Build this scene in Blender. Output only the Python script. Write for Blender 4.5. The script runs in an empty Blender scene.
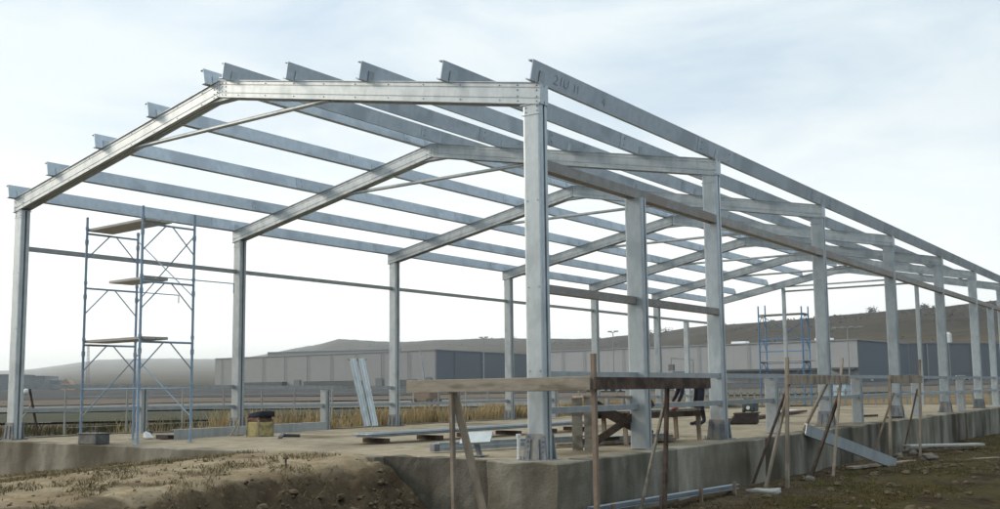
import bpy, bmesh, math, random
from mathutils import Vector, Matrix, noise as mnoise
R = math.radians
random.seed(7)
SC = bpy.context.scene
COL = SC.collection

# ------------------------------------------------------------------ camera, sky, sun, exposure
CAM = Vector((18.489, -9.957, 0.853))
cd = bpy.data.cameras.new('camera')
cam = bpy.data.objects.new('camera', cd); COL.objects.link(cam)
cam.location = CAM
cam.rotation_euler = (1.67665, 0.01104, 0.62513)
cd.sensor_width = 36.0; cd.lens = 36.116
cd.shift_x = 0.0039; cd.shift_y = 0.0263
cd.clip_start = 0.1; cd.clip_end = 20000
SC.camera = cam

SUN_AZ, SUN_EL = R(112), R(25)          # azimuth measured to the left of +Y
sdir = Vector((-math.sin(SUN_AZ)*math.cos(SUN_EL), math.cos(SUN_AZ)*math.cos(SUN_EL), math.sin(SUN_EL)))
W = bpy.data.worlds.new('World'); SC.world = W; W.use_nodes = True
nt = W.node_tree; N = nt.nodes; L = nt.links; N.clear()
def wn(t, **k):
    n = N.new(t)
    for a, b in k.items(): setattr(n, a, b)
    return n
out = wn('ShaderNodeOutputWorld'); bg = wn('ShaderNodeBackground'); bg.inputs['Strength'].default_value = 0.1
sky = wn('ShaderNodeTexSky', sky_type='NISHITA', sun_disc=False, sun_elevation=SUN_EL, sun_rotation=-SUN_AZ, air_density=1.0, dust_density=3.0, ozone_density=1.0)
tc = wn('ShaderNodeTexCoord'); mp = wn('ShaderNodeMapping'); mp.inputs['Scale'].default_value = (1, 1, 3.2)
nz = wn('ShaderNodeTexNoise'); nz.inputs['Scale'].default_value = 3.4; nz.inputs['Detail'].default_value = 7; nz.inputs['Roughness'].default_value = 0.55; nz.inputs['Distortion'].default_value = 0.4
cr = wn('ShaderNodeValToRGB'); cr.color_ramp.elements[0].position = 0.36; cr.color_ramp.elements[0].color = (0.34, 0.34, 0.34, 1); cr.color_ramp.elements[1].position = 0.62; cr.color_ramp.elements[1].color = (0.97, 0.97, 0.97, 1)
dot = wn('ShaderNodeVectorMath', operation='DOT_PRODUCT'); dot.inputs[1].default_value = Vector((-.93, .36, 0.10)).normalized()   # the brightest part of the veil hangs low on the left
mr = wn('ShaderNodeMapRange'); mr.inputs['From Min'].default_value = -0.15; mr.inputs['From Max'].default_value = 0.85; mr.interpolation_type = 'SMOOTHSTEP'
veil = wn('ShaderNodeMix', data_type='RGBA')
veil.inputs['A'].default_value = (4.5, 5.35, 5.95, 1)      # thin cloud away from the sun
veil.inputs['B'].default_value = (6.3, 6.85, 7.05, 1)      # bright veil towards the sun
blue = wn('ShaderNodeMix', data_type='RGBA')               # the clear sky behind the veil
sat = wn('ShaderNodeMix', data_type='RGBA'); sat.inputs['Factor'].default_value = 0.5; sat.inputs['B'].default_value = (4.3, 6.0, 7.7, 1)
L.new(tc.outputs['Generated'], mp.inputs['Vector']); L.new(mp.outputs[0], nz.inputs['Vector']); L.new(nz.outputs['Fac'], cr.inputs['Fac'])
L.new(tc.outputs['Generated'], dot.inputs[0]); L.new(dot.outputs['Value'], mr.inputs['Value']); L.new(mr.outputs[0], veil.inputs['Factor'])
L.new(sky.outputs[0], sat.inputs['A'])
L.new(cr.outputs[0], blue.inputs['Factor']); L.new(sat.outputs['Result'], blue.inputs['A']); L.new(veil.outputs['Result'], blue.inputs['B'])
sep = wn('ShaderNodeSeparateXYZ'); L.new(tc.outputs['Generated'], sep.inputs[0])
low = wn('ShaderNodeMapRange'); low.interpolation_type = 'SMOOTHSTEP'          # warm bright haze low down towards the left
for k_, v_ in (('From Min', .0), ('From Max', .30), ('To Min', 1.0), ('To Max', 0.0)): low.inputs[k_].default_value = v_
L.new(sep.outputs['Z'], low.inputs['Value'])
lm_ = wn('ShaderNodeMath', operation='MULTIPLY'); L.new(low.outputs[0], lm_.inputs[0]); L.new(mr.outputs[0], lm_.inputs[1])
glow = wn('ShaderNodeMix', data_type='RGBA'); glow.inputs['B'].default_value = (11.4, 11.2, 10.4, 1)
L.new(lm_.outputs[0], glow.inputs['Factor']); L.new(blue.outputs['Result'], glow.inputs['A'])
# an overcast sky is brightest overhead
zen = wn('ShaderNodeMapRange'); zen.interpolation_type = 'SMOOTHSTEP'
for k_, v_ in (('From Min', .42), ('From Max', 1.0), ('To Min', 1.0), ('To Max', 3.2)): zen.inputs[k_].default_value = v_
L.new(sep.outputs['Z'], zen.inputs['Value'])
warm = wn('ShaderNodeMix', data_type='RGBA', blend_type='MULTIPLY'); warm.inputs['B'].default_value = (1.0, .93, .82, 1)
wf = wn('ShaderNodeMapRange'); wf.inputs['From Min'].default_value = .42; wf.inputs['From Max'].default_value = .8; L.new(sep.outputs['Z'], wf.inputs['Value'])
L.new(wf.outputs[0], warm.inputs['Factor']); L.new(glow.outputs['Result'], warm.inputs['A'])
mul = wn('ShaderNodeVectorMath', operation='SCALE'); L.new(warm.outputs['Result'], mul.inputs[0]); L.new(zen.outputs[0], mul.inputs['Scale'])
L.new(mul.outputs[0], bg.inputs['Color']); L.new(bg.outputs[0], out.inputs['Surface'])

sd = bpy.data.lights.new('sun', 'SUN'); sd.energy = 1.6; sd.angle = R(11); sd.color = (1.0, 0.90, 0.75)
sun = bpy.data.objects.new('sun', sd); COL.objects.link(sun)
sun.rotation_euler = sdir.to_track_quat('Z', 'Y').to_euler()
SC.view_settings.view_transform = 'Standard'; SC.view_settings.look = 'None'
SC.view_settings.exposure = 0.5; SC.view_settings.gamma = 1.0; SC.view_settings.use_curve_mapping = False
SC.cycles.max_bounces = 14; SC.cycles.volume_bounces = 12; SC.cycles.use_denoising = True

# ------------------------------------------------------------------ helpers
def tag(o, label=None, cat=None, group=None, kind=None):
    if label: o['label'] = label
    if cat: o['category'] = cat
    if group: o['group'] = group
    if kind: o['kind'] = kind
    return o
def thing(name, label, cat, loc=(0, 0, 0), group=None, rz=0):
    o = bpy.data.objects.new(name, None); COL.objects.link(o)
    o.location = loc; o.rotation_euler = (0, 0, rz); o.empty_display_size = 0.1
    return tag(o, label, cat, group)
def rootloc(o):
    v = Vector((0, 0, 0))
    while o is not None:
        v += Vector(o.location); o = o.parent
    return v
class MB:
    """collects shapes in world coordinates; build() links them as one mesh object"""
    def __init__(s): s.v = []; s.f = []
    def add(s, vs, fs):
        n = len(s.v); s.v += [tuple(v) for v in vs]; s.f += [tuple(i+n for i in f) for f in fs]; return s
    def box(s, lo, hi):
        x0, y0, z0 = lo; x1, y1, z1 = hi
        return s.add([(x0,y0,z0),(x1,y0,z0),(x1,y1,z0),(x0,y1,z0),(x0,y0,z1),(x1,y0,z1),(x1,y1,z1),(x0,y1,z1)],
                     [(3,2,1,0),(4,5,6,7),(0,1,5,4),(1,2,6,5),(2,3,7,6),(3,0,4,7)])
    def prism(s, prof, p0, p1, up=(0,0,1), ends=True):
        """extrude a 2-D profile (a = sideways, b = up) from p0 to p1"""
        p0 = Vector(p0); p1 = Vector(p1); d = (p1-p0).normalized(); u = Vector(up)
        u = (u - d*u.dot(d)).normalized(); sx = d.cross(u).normalized()
        n = len(prof); vs = [p0+sx*a+u*b for a, b in prof]+[p1+sx*a+u*b for a, b in prof]
        fs = [(i, (i+1) % n, n+(i+1) % n, n+i) for i in range(n)]
        if ends: fs += [tuple(range(n-1, -1, -1)), tuple(range(n, 2*n))]
        return s.add(vs, fs)
    def bar(s, p0, p1, w, h, up=(0,0,1)):
        return s.prism([(-w/2,-h/2),(w/2,-h/2),(w/2,h/2),(-w/2,h/2)], p0, p1, up)
    def tube(s, p0, p1, r, n=8, r1=None):
        p0 = Vector(p0); p1 = Vector(p1); d = (p1-p0).normalized()
        u = Vector((0,0,1)) if abs(d.z) < .9 else Vector((1,0,0))
        u = (u-d*u.dot(d)).normalized(); w = d.cross(u); r1 = r if r1 is None else r1
        a = [2*math.pi*i/n for i in range(n)]
        vs = [p0+(u*math.cos(t)+w*math.sin(t))*r for t in a]+[p1+(u*math.cos(t)+w*math.sin(t))*r1 for t in a]
        return s.add(vs, [(i,(i+1)%n,n+(i+1)%n,n+i) for i in range(n)]+[tuple(range(n-1,-1,-1)), tuple(range(n,2*n))])
    def path(s, pts, r, n=6):
        for a, b in zip(pts, pts[1:]): s.tube(a, b, r, n)
        return s
    def ball(s, c, r, sq=(1,1,1), n=10, m=6):
        c = Vector(c); vs = []; fs = []
        for j in range(m+1):
            t = math.pi*j/m
            for i in range(n):
                p = 2*math.pi*i/n
                vs.append(c+Vector((r*sq[0]*math.sin(t)*math.cos(p), r*sq[1]*math.sin(t)*math.sin(p), r*sq[2]*math.cos(t))))
        for j in range(m):
            for i in range(n):
                fs.append((j*n+i, (j+1)*n+i, (j+1)*n+(i+1)%n, j*n+(i+1)%n))
        return s.add(vs, fs)
    def build(s, name, mat, parent=None, bevel=0, smooth=False):
        o0 = rootloc(parent); rz = 0
        me = bpy.data.meshes.new(name)
        me.from_pydata([tuple(Vector(v)-o0) for v in s.v], [], s.f)
        bm = bmesh.new(); bm.from_mesh(me); bmesh.ops.recalc_face_normals(bm, faces=bm.faces); bm.to_mesh(me); bm.free()
        me.materials.append(mat)
        if smooth:
            for p in me.polygons: p.use_smooth = True
        o = bpy.data.objects.new(name, me); COL.objects.link(o)
        if parent: o.parent = parent
        if bevel:
            b = o.modifiers.new('bevel', 'BEVEL'); b.width = bevel; b.segments = 1; b.limit_method = 'ANGLE'
        return o

# ------------------------------------------------------------------ materials
def mat(name, c1, c2, scale=6, rough=0.75, metal=0.0, bump=0.0, c3=None, scale3=1.0, stretch=(1,1,1), detail=6, lo=.35, hi=.65, bdist=.02, lo3=.5, hi3=.62, bscale=None):
    m = bpy.data.materials.new(name); m.use_nodes = True; t = m.node_tree; n = t.nodes; l = t.links
    p = n['Principled BSDF']; p.inputs['Roughness'].default_value = rough; p.inputs['Specular IOR Level'].default_value = .06 if rough > .8 else .5; p.inputs['Metallic'].default_value = metal
    g = n.new('ShaderNodeNewGeometry'); mpn = n.new('ShaderNodeMapping'); mpn.inputs['Scale'].default_value = stretch
    l.new(g.outputs['Position'], mpn.inputs['Vector'])
    a = n.new('ShaderNodeTexNoise'); a.inputs['Scale'].default_value = scale; a.inputs['Detail'].default_value = detail; a.inputs['Roughness'].default_value = .65
    l.new(mpn.outputs[0], a.inputs['Vector'])
    r = n.new('ShaderNodeMapRange'); r.inputs['From Min'].default_value = lo; r.inputs['From Max'].default_value = hi; l.new(a.outputs['Fac'], r.inputs['Value'])
    mx = n.new('ShaderNodeMix'); mx.data_type = 'RGBA'; mx.inputs['A'].default_value = (*c1, 1); mx.inputs['B'].default_value = (*c2, 1)
    l.new(r.outputs[0], mx.inputs['Factor']); last = mx.outputs['Result']
    if c3:
        b = n.new('ShaderNodeTexNoise'); b.inputs['Scale'].default_value = scale3; b.inputs['Detail'].default_value = 5
        l.new(mpn.outputs[0], b.inputs['Vector'])
        r3 = n.new('ShaderNodeMapRange'); r3.inputs['From Min'].default_value = lo3; r3.inputs['From Max'].default_value = hi3; l.new(b.outputs['Fac'], r3.inputs['Value'])
        m3 = n.new('ShaderNodeMix'); m3.data_type = 'RGBA'; m3.inputs['B'].default_value = (*c3, 1)
        l.new(last, m3.inputs['A']); l.new(r3.outputs[0], m3.inputs['Factor']); last = m3.outputs['Result']
    oi = n.new('ShaderNodeObjectInfo'); ov = n.new('ShaderNodeMapRange'); ov.inputs['To Min'].default_value = .82; ov.inputs['To Max'].default_value = 1.10; l.new(oi.outputs['Random'], ov.inputs['Value'])
    vs_ = n.new('ShaderNodeVectorMath'); vs_.operation = 'SCALE'; l.new(last, vs_.inputs[0]); l.new(ov.outputs[0], vs_.inputs['Scale'])   # no two pieces quite the same
    l.new(vs_.outputs[0], p.inputs['Base Color'])
    if bump:
        bp = n.new('ShaderNodeBump'); bp.inputs['Strength'].default_value = bump; bp.inputs['Distance'].default_value = bdist
        if bscale:
            bn = n.new('ShaderNodeTexNoise'); bn.inputs['Scale'].default_value = bscale; bn.inputs['Detail'].default_value = 5
            l.new(g.outputs['Position'], bn.inputs['Vector']); l.new(bn.outputs['Fac'], bp.inputs['Height'])
        else: l.new(a.outputs['Fac'], bp.inputs['Height'])
        l.new(bp.outputs[0], p.inputs['Normal'])
    return m
M = {}
M['galv'] = mat('galvanized_steel', (.375,.405,.42), (.445,.475,.487), 14, .38, .5, .15, c3=(.335,.365,.38), scale3=4.0, stretch=(1,1,.5), bdist=.004)
M['galv_dull'] = mat('dull_galvanized_steel', (.385,.43,.475), (.46,.505,.55), 10, .40, .45, .1, c3=(.335,.375,.415), scale3=1.6, bdist=.004)
M['shoe'] = mat('thick_base_steel', (.13,.14,.155), (.20,.21,.225), 8, .6, .35, .15, c3=(.24,.22,.19), scale3=4)
M['girt'] = mat('brownish_cold_rolled_steel', (.22,.20,.185), (.31,.285,.265), 7, .55, .3, .1, c3=(.25,.20,.165), scale3=1.5)
M['girt_grey'] = mat('grey_cold_rolled_steel', (.26,.28,.29), (.34,.355,.36), 7, .5, .3, .1)
M['bolt'] = mat('bolt_zinc', (.55,.55,.53), (.7,.7,.68), 30, .4, .6)
M['mark'] = mat('marker_ink', (.24,.26,.285), (.32,.34,.36), 30, .7)
M['paint_blue'] = mat('worn_blue_paint', (.155,.235,.34), (.21,.295,.39), 14, .55, .1, .05, c3=(.30,.32,.33), scale3=9, lo3=.56, hi3=.66)
M['paint_blue_fresh'] = mat('blue_scaffold_paint', (.07,.17,.33), (.10,.21,.38), 14, .5, .1, .05)
M['plank_grey'] = mat('weathered_scaffold_board', (.32,.31,.295), (.42,.405,.385), 5, .85, 0, .3, stretch=(1,4,4))
M['wood'] = mat('weathered_raw_timber', (.23,.185,.14), (.315,.26,.205), 9, .85, 0, .3, c3=(.17,.135,.105), scale3=5, stretch=(1,1,.4), bdist=.006)
M['wood_pale'] = mat('pale_raw_timber', (.21,.182,.142), (.29,.255,.205), 9, .85, 0, .4, c3=(.155,.13,.10), scale3=4, stretch=(.5,2,2), bdist=.006)
M['wood_dark'] = mat('dark_wet_timber', (.07,.048,.037), (.115,.082,.064), 9, .85, 0, .3, c3=(.05,.036,.03), scale3=4, bdist=.006)
M['wood_red'] = mat('reddish_timber', (.19,.14,.105), (.26,.195,.15), 9, .85, 0, .3, bdist=.006)
M['concrete'] = mat('raw_concrete', (.175,.157,.122), (.28,.257,.21), 3.2, .92, 0, .7, c3=(.10,.086,.064), scale3=.9, stretch=(1,1,.5), bdist=.012, lo3=.44, hi3=.66, bscale=38)
M['concrete_shade_stain'] = mat('shaded_stained_concrete', (.135,.122,.098), (.24,.222,.185), 2.4, .92, 0, .7, c3=(.066,.057,.043), scale3=1.3, stretch=(1,1,.35), bdist=.012, lo3=.42, hi3=.62, bscale=38)  # stains, plus the shade of recess and right wall darkened into the colour
M['floor'] = mat('dusty_floor', (.185,.152,.108), (.285,.242,.18), 3.4, .95, 0, .5, c3=(.10,.08,.055), scale3=.45, lo3=.5, hi3=.68, bdist=.02, bscale=20)
M['white'] = mat('white_plastic', (.55,.56,.56), (.66,.66,.65), 12, .6)
M['sack'] = mat('dusty_paper_sack', (.24,.235,.22), (.34,.335,.31), 9, .9)
M['stone'] = mat('muddy_stone', (.10,.088,.07), (.19,.172,.145), 9, .95)
M['black'] = mat('black_rubber', (.02,.02,.022), (.04,.038,.036), 12, .7)
M['tub'] = mat('dark_brown_plastic', (.03,.02,.018), (.055,.038,.032), 9, .7)
M['green_dark'] = mat('dark_green_paint', (.025,.045,.042), (.04,.06,.055), 12, .5)
M['red'] = mat('red_plastic', (.42,.05,.035), (.5,.07,.05), 12, .5)
M['yellow'] = mat('yellowish_crate', (.30,.25,.10), (.38,.32,.14), 14, .8, c3=(.20,.155,.075), scale3=9)
M['cloth_dark'] = mat('dark_work_cloth', (.022,.023,.032), (.045,.045,.06), 25, .95, 0, .3)
M['cloth_brown'] = mat('brown_cloth', (.10,.065,.045), (.16,.10,.07), 14, .95)
M['skin'] = mat('skin', (.42,.27,.20), (.48,.32,.24), 20, .6)
M['hair'] = mat('dark_hair', (.03,.022,.018), (.05,.035,.03), 40, .8)
M['glove'] = mat('pale_work_glove', (.5,.48,.42), (.62,.6,.54), 30, .9)
M['toolbox'] = mat('dark_dusty_toolbox', (.06,.06,.057), (.12,.115,.105), 9, .8)
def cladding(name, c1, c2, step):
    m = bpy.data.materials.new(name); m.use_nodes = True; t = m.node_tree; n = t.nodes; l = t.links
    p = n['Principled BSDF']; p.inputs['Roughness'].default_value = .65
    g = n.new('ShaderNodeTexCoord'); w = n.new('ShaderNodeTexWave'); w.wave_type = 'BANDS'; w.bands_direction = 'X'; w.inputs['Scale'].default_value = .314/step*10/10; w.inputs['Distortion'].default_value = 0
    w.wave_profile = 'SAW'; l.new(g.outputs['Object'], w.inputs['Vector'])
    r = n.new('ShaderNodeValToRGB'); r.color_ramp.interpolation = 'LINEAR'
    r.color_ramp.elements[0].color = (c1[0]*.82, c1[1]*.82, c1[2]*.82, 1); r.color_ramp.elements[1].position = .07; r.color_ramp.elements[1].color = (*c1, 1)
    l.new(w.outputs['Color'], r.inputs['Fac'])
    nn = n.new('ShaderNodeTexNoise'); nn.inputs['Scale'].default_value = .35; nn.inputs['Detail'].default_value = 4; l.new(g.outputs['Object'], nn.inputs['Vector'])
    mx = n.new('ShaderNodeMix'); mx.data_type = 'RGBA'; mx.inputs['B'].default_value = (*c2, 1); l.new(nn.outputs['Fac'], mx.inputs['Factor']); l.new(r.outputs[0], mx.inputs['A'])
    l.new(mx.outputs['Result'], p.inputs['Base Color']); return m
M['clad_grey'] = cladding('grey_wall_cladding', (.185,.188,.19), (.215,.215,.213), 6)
M['clad_shade'] = cladding('shade_side_cladding', (.075,.09,.11), (.09,.105,.12), 6)  # hall sides turned from the sun: their shade is put into this colour
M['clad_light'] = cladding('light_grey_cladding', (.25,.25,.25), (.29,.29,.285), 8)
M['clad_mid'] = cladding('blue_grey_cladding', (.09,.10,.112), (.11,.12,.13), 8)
M['roof_white'] = mat('pale_roof_sheet', (.6,.62,.63), (.7,.7,.7), 1, .6)
M['dock'] = mat('dark_dock_opening', (.045,.05,.055), (.07,.075,.08), 1, .8)
M['far_dark'] = mat('far_grey_wall', (.13,.15,.17), (.18,.2,.22), .3, .8)
M['hut'] = mat('orange_plaster', (.42,.24,.15), (.5,.3,.2), 1, .9)
M['pole'] = mat('grey_pole_paint', (.20,.21,.22), (.27,.28,.29), 3, .6, .2)
M['car_white'] = mat('white_car_paint', (.5,.51,.52), (.56,.56,.56), 1, .3)
M['car_dark'] = mat('dark_car_paint', (.035,.04,.05), (.05,.055,.065), 1, .3)
M['car_red'] = mat('faded_red_car_paint', (.22,.05,.04), (.26,.07,.06), 1, .35)
M['glass'] = mat('dark_car_glass', (.03,.035,.04), (.05,.055,.06), 1, .1)
M['cabin'] = mat('pale_blue_cabin', (.33,.43,.52), (.38,.47,.55), 1, .6)
M['wire'] = mat('fence_wire', (.30,.31,.31), (.38,.38,.38), 3, .6, .3)
M['post_conc'] = mat('pale_fence_post', (.27,.265,.25), (.34,.33,.31), 5, .9)
M['picket'] = mat('grey_green_picket', (.13,.155,.145), (.18,.2,.19), 5, .7)
M['reed'] = mat('dry_golden_grass', (.36,.27,.14), (.50,.39,.23), 3.5, .95, c3=(.25,.19,.10), scale3=1.2)
M['scrub'] = mat('dull_olive_scrub', (.05,.05,.026), (.095,.082,.044), 2.5, .95, c3=(.13,.095,.05), scale3=.9)
M['grass'] = mat('short_olive_grass', (.070,.070,.020), (.135,.115,.040), 1.8, .95, c3=(.095,.058,.028), scale3=.9)
M['straw'] = mat('matted_dead_grass', (.13,.10,.055), (.22,.17,.095), 4, .95, c3=(.08,.07,.035), scale3=1.5)
M['bush'] = mat('far_bush_leaves', (.05,.055,.035), (.09,.085,.06), 1, .95)
M['bark'] = mat('bush_wood', (.07,.055,.04), (.1,.08,.06), 2, .95)

# ------------------------------------------------------------------ terrain
def fbm(x, y, s, o=3):
    v = 0; a = 1.0
    for i in range(o):
        v += a*mnoise.noise((x*s, y*s, 3.7+i*11)); a *= .5; s *= 2.1
    return v
def sm(a, b, v):
    t = min(1, max(0, (v-a)/(b-a))); return t*t*(3-2*t)
def far_z(x, y):
    d = math.hypot(x-CAM.x, y-CAM.y)
    z = -.95 + 2.4*sm(120, 330, d)
    return z + .25*fbm(x, y, .02)*sm(40, 120, d)
def near_z(x, y):
    far = far_z(x, y)
    n1 = fbm(x, y, .55); n2 = fbm(x+50, y, 2.6, 3)
    # right of the slab
    zr = -.69 - .008*max(0, y-12) + .035*n1 + .022*n2
    zr = zr - .10*sm(14.5, 18, x)*1
    # mound in front of the slab, ending in a cut bank near the corner
    xc = 9.75 + .22*mnoise.noise((y*.9, 4.2, 0)) + .16*mnoise.noise((y*3.1, 9.2, 0)) + .07*mnoise.noise((y*9.0, 2.2, 0))
    top = .006 - .085*max(0, 7.6-x) - .05*max(0, -.55-y) + .028*n1*sm(.4, 1.2, -y) + .014*n2*sm(.4, .9, -y)
    top -= .10*math.exp(-((x-1.5)/2.2)**2-((y+.9)/.7)**2)
    w = sm(xc-.35, xc+1.15, x)
    bank = -.70 + .05*n1 + .06*n2 + .035*fbm(x, y, 6.0, 3)
    zf = top*(1-w) + bank*w + (.16*n2+.20*fbm(x+9, y*1.4, 4.0, 4))*w*(1-w)*4*.8
    zl = -.30 + .05*n1 + .03*n2
    if y < -.2:
        if x > 11.4: z = zr*sm(11.4, 12.4, x) + zf*(1-sm(11.4, 12.4, x))
        elif x < 0: z = zf*(1-sm(0, 4, -x)) + zl*sm(0, 4, -x)
        else: z = zf
    elif x >= 12.2: z = zr
    elif x <= .2: z = zl
    else: z = -.6
    if y > 32.6: z = -.72+.04*n1+.02*n2
    d = math.hypot(x-CAM.x, y-CAM.y)
    k = max(sm(40, 60, d), sm(8, 20, -x))
    return z*(1-k)+far*k

def ground_material():
    m = bpy.data.materials.new('earth'); m.use_nodes = True; t = m.node_tree; n = t.nodes; l = t.links
    p = n['Principled BSDF']; p.inputs['Roughness'].default_value = .97; p.inputs['Specular IOR Level'].default_value = .04
    g = n.new('ShaderNodeNewGeometry')
    def nz(scale, det=6, rgh=.65):
        a = n.new('ShaderNodeTexNoise'); a.inputs['Scale'].default_value = scale; a.inputs['Detail'].default_value = det; a.inputs['Roughness'].default_value = rgh
        l.new(g.outputs['Position'], a.inputs['Vector']); return a.outputs['Fac']
    def rng(v, a, b):
        r = n.new('ShaderNodeMapRange'); r.inputs['From Min'].default_value = a; r.inputs['From Max'].default_value = b; l.new(v, r.inputs['Value']); return r.outputs[0]
    def mix(f, a, b):
        x = n.new('ShaderNodeMix'); x.data_type = 'RGBA'
        if isinstance(f, float): x.inputs['Factor'].default_value = f
        else: l.new(f, x.inputs['Factor'])
        for k, v in (('A', a), ('B', b)):
            if isinstance(v, tuple): x.inputs[k].default_value = (*v, 1)
            else: l.new(v, x.inputs[k])
        return x.outputs['Result']
    tan = mix(rng(nz(1.4), .35, .65), (.20,.158,.105), (.32,.26,.178))
    tan = mix(rng(nz(.55), .52, .66), tan, (.15,.108,.066))
    tan = mix(rng(nz(5.5, 5), .48, .62), tan, (.20,.148,.09))
    tan = mix(rng(nz(26, 3), .56, .70), tan, (.10,.077,.052))
    dark = mix(rng(nz(2.2), .3, .7), (.036,.026,.017), (.095,.071,.046))
    dark = mix(rng(nz(15, 4), .58, .72), dark, (.15,.115,.072))
    turf = mix(rng(nz(.9), .42, .56), (.018,.012,.008), (.046,.040,.013))
    turf = mix(rng(nz(7, 4), .5, .68), turf, (.066,.046,.018))
    field = mix(rng(nz(.05), .35, .65), (.06,.05,.034), (.095,.075,.052))
    a1 = n.new('ShaderNodeAttribute'); a1.attribute_name = 'soil'
    s = n.new('ShaderNodeSeparateColor'); l.new(a1.outputs['Color'], s.inputs[0])
    c = mix(s.outputs[0], field, tan); c = mix(s.outputs[1], c, dark); c = mix(s.outputs[2], c, turf)
    l.new(c, p.inputs['Base Color'])
    b = n.new('ShaderNodeBump'); b.inputs['Strength'].default_value = .9; b.inputs['Distance'].default_value = .035; l.new(nz(14, 8, .75), b.inputs['Height']); l.new(b.outputs[0], p.inputs['Normal'])
    return m
M['earth'] = ground_material()

def soil_mask(x, y, z):
    """which kind of soil lies here: (dry tan earth, dark dug earth, thin turf)"""
    n1 = fbm(x, y, .8)
    d = math.hypot(x-CAM.x, y-CAM.y)
    tan = dark = turf = 0.0
    if y < -.2 and x < 11.3:
        xc = 9.75 + .22*mnoise.noise((y*.9, 4.2, 0)) + .16*mnoise.noise((y*3.1, 9.2, 0)) + .07*mnoise.noise((y*9.0, 2.2, 0))
        tan = 1.0; dark = sm(xc-.22, xc+.16, x+.2*n1+.12*fbm(x, y, 3.0))
        dark = max(dark, .75*sm(.28, .5, fbm(x*.6, y*1.6, 1.1)))*(1.0)
        k = sm(3, 9, -x); tan *= 1-k; turf = .6*k
    elif y < -.2 or x > 12.2:
        dark = 1.0; turf = sm(13.0, 14.0, x+.55*n1+.02*(y-8))*(.75+.3*n1)
        if y > 14: turf = max(turf, .5+.4*n1)
    elif x < .2:
        turf = .6; dark = .35+.3*n1
    if y > 32.6: turf = .3; tan = .5; dark = .2
    k = sm(45, 70, d)
    return (max(0, min(1, tan*(1-k))), max(0, min(1, dark*(1-k))), max(0, min(1, turf*(1-k))))

def build_ground():
    vs = []; fs = []; cs = []
    def quadgrid(xs, ys, zf, skip):
        base = len(vs); nx = len(xs); ny = len(ys)
        for y in ys:
            for x in xs:
                z = zf(x, y); vs.append((x, y, z)); cs.append(soil_mask(x, y, z))
        for j in range(ny-1):
            for i in range(nx-1):
                cx, cy = (xs[i]+xs[i+1])/2, (ys[j]+ys[j+1])/2
                if skip(xs[i], xs[i+1], ys[j], ys[j+1]): continue
                a = base+j*nx+i; fs.append((a, a+1, a+1+nx, a+nx))
    def stops(*segs):
        o = []
        for a, b, s in segs:
            k = max(1, round((b-a)/s)); o += [a+(b-a)*i/k for i in range(k)]
        return o+[segs[-1][1]]
    xs = stops((-40,-8,1.2),(-8,0,.3),(0,8,.12),(8,14.5,.055),(14.5,20,.12),(20,32,.8))
    ys = stops((-24,-9,.6),(-9,-6,.2),(-6,-.2,.06),(-.2,6,.09),(6,16,.15),(16,33,.3),(33,60,.8))
    quadgrid(xs, ys, near_z, lambda x0,x1,y0,y1: x0 > .15 and x1 < 12.25 and y0 > -.1 and y1 < 32.3)
    # outer land, ring by ring to beyond the hills
    X0, X1, Y0, Y1 = -40, 32, -24, 60
    rx = [-12000,-6000,-3000,-1500,-900,-600,-440,-330,-260,-210,-170,-140,-115,-95,-78,-64,-52,-46,X0,-20,0,16,X1,60,100,160,260,420,700,1500,3000]
    ry = [-3000,-900,-300,-120,-60,Y0,0,20,40,Y1,70,82,96,112,130,150,175,205,240,280,330,400,520,800,1500,3000,6000,9000]
    quadgrid(rx, ry, lambda x, y: far_z(x, y) if not (X0 < x < X1 and Y0 < y < Y1) else far_z(x, y)-.6, lambda x0,x1,y0,y1: x0 >= X0 and x1 <= X1 and y0 >= Y0 and y1 <= Y1)
    me = bpy.data.meshes.new('ground'); me.from_pydata(vs, [], fs)
    ca = me.color_attributes.new('soil', 'FLOAT_COLOR', 'POINT')
    for i, c in enumerate(cs): ca.data[i].color = (*c, 1)
    for p in me.polygons: p.use_smooth = True
    me.materials.append(M['earth'])
    o = bpy.data.objects.new('ground', me); COL.objects.link(o); o['kind'] = 'structure'
    return o
build_ground()

def polar(az, d, z=None):
    a = R(az); x = CAM.x-math.sin(a)*d; y = CAM.y+math.cos(a)*d
    return Vector((x, y, far_z(x, y) if z is None else z))
def elev(el, d): return CAM.z+math.tan(R(el))*d

# land strips beyond the site: asphalt road, ploughed field, gravel yard
def strip(name, az0, az1, d0, d1, m, lift, n=40, skew=0.0):
    vs = []; fs = []
    ac = R(48)
    for i in range(n+1):
        t = i/n; s = az0+(az1-az0)*t
        for j in range(5):
            q = d0+(d1-d0)*j/4 + skew*s
            x = CAM.x-math.sin(ac)*q+math.cos(ac)*s; y = CAM.y+math.cos(ac)*q+math.sin(ac)*s
            vs.append((x, y, far_z(x, y)+lift))
    for i in range(n):
        for j in range(4):
            a = i*5+j; fs.append((a, a+1, a+6, a+5))
    me = bpy.data.meshes.new(name); me.from_pydata(vs, [], fs); me.materials.append(m)
    for p in me.polygons: p.use_smooth = True
    o = bpy.data.objects.new(name, me); COL.objects.link(o); o['kind'] = 'structure'; return o
M['road'] = mat('pale_worn_asphalt', (.125,.122,.115), (.17,.166,.158), .5, .95)
M['plough'] = mat('dark_ploughed_soil', (.042,.043,.045), (.064,.062,.06), .12, .97, stretch=(1,1,1))
M['ditch'] = mat('dark_damp_grass', (.034,.036,.024), (.06,.056,.036), .5, .97)
M['brownland'] = mat('brown_fallow_land', (.095,.076,.06), (.125,.10,.08), .15, .97)
strip('ditch_grass', -60, 40, 62, 92, M['ditch'], .12)
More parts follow.
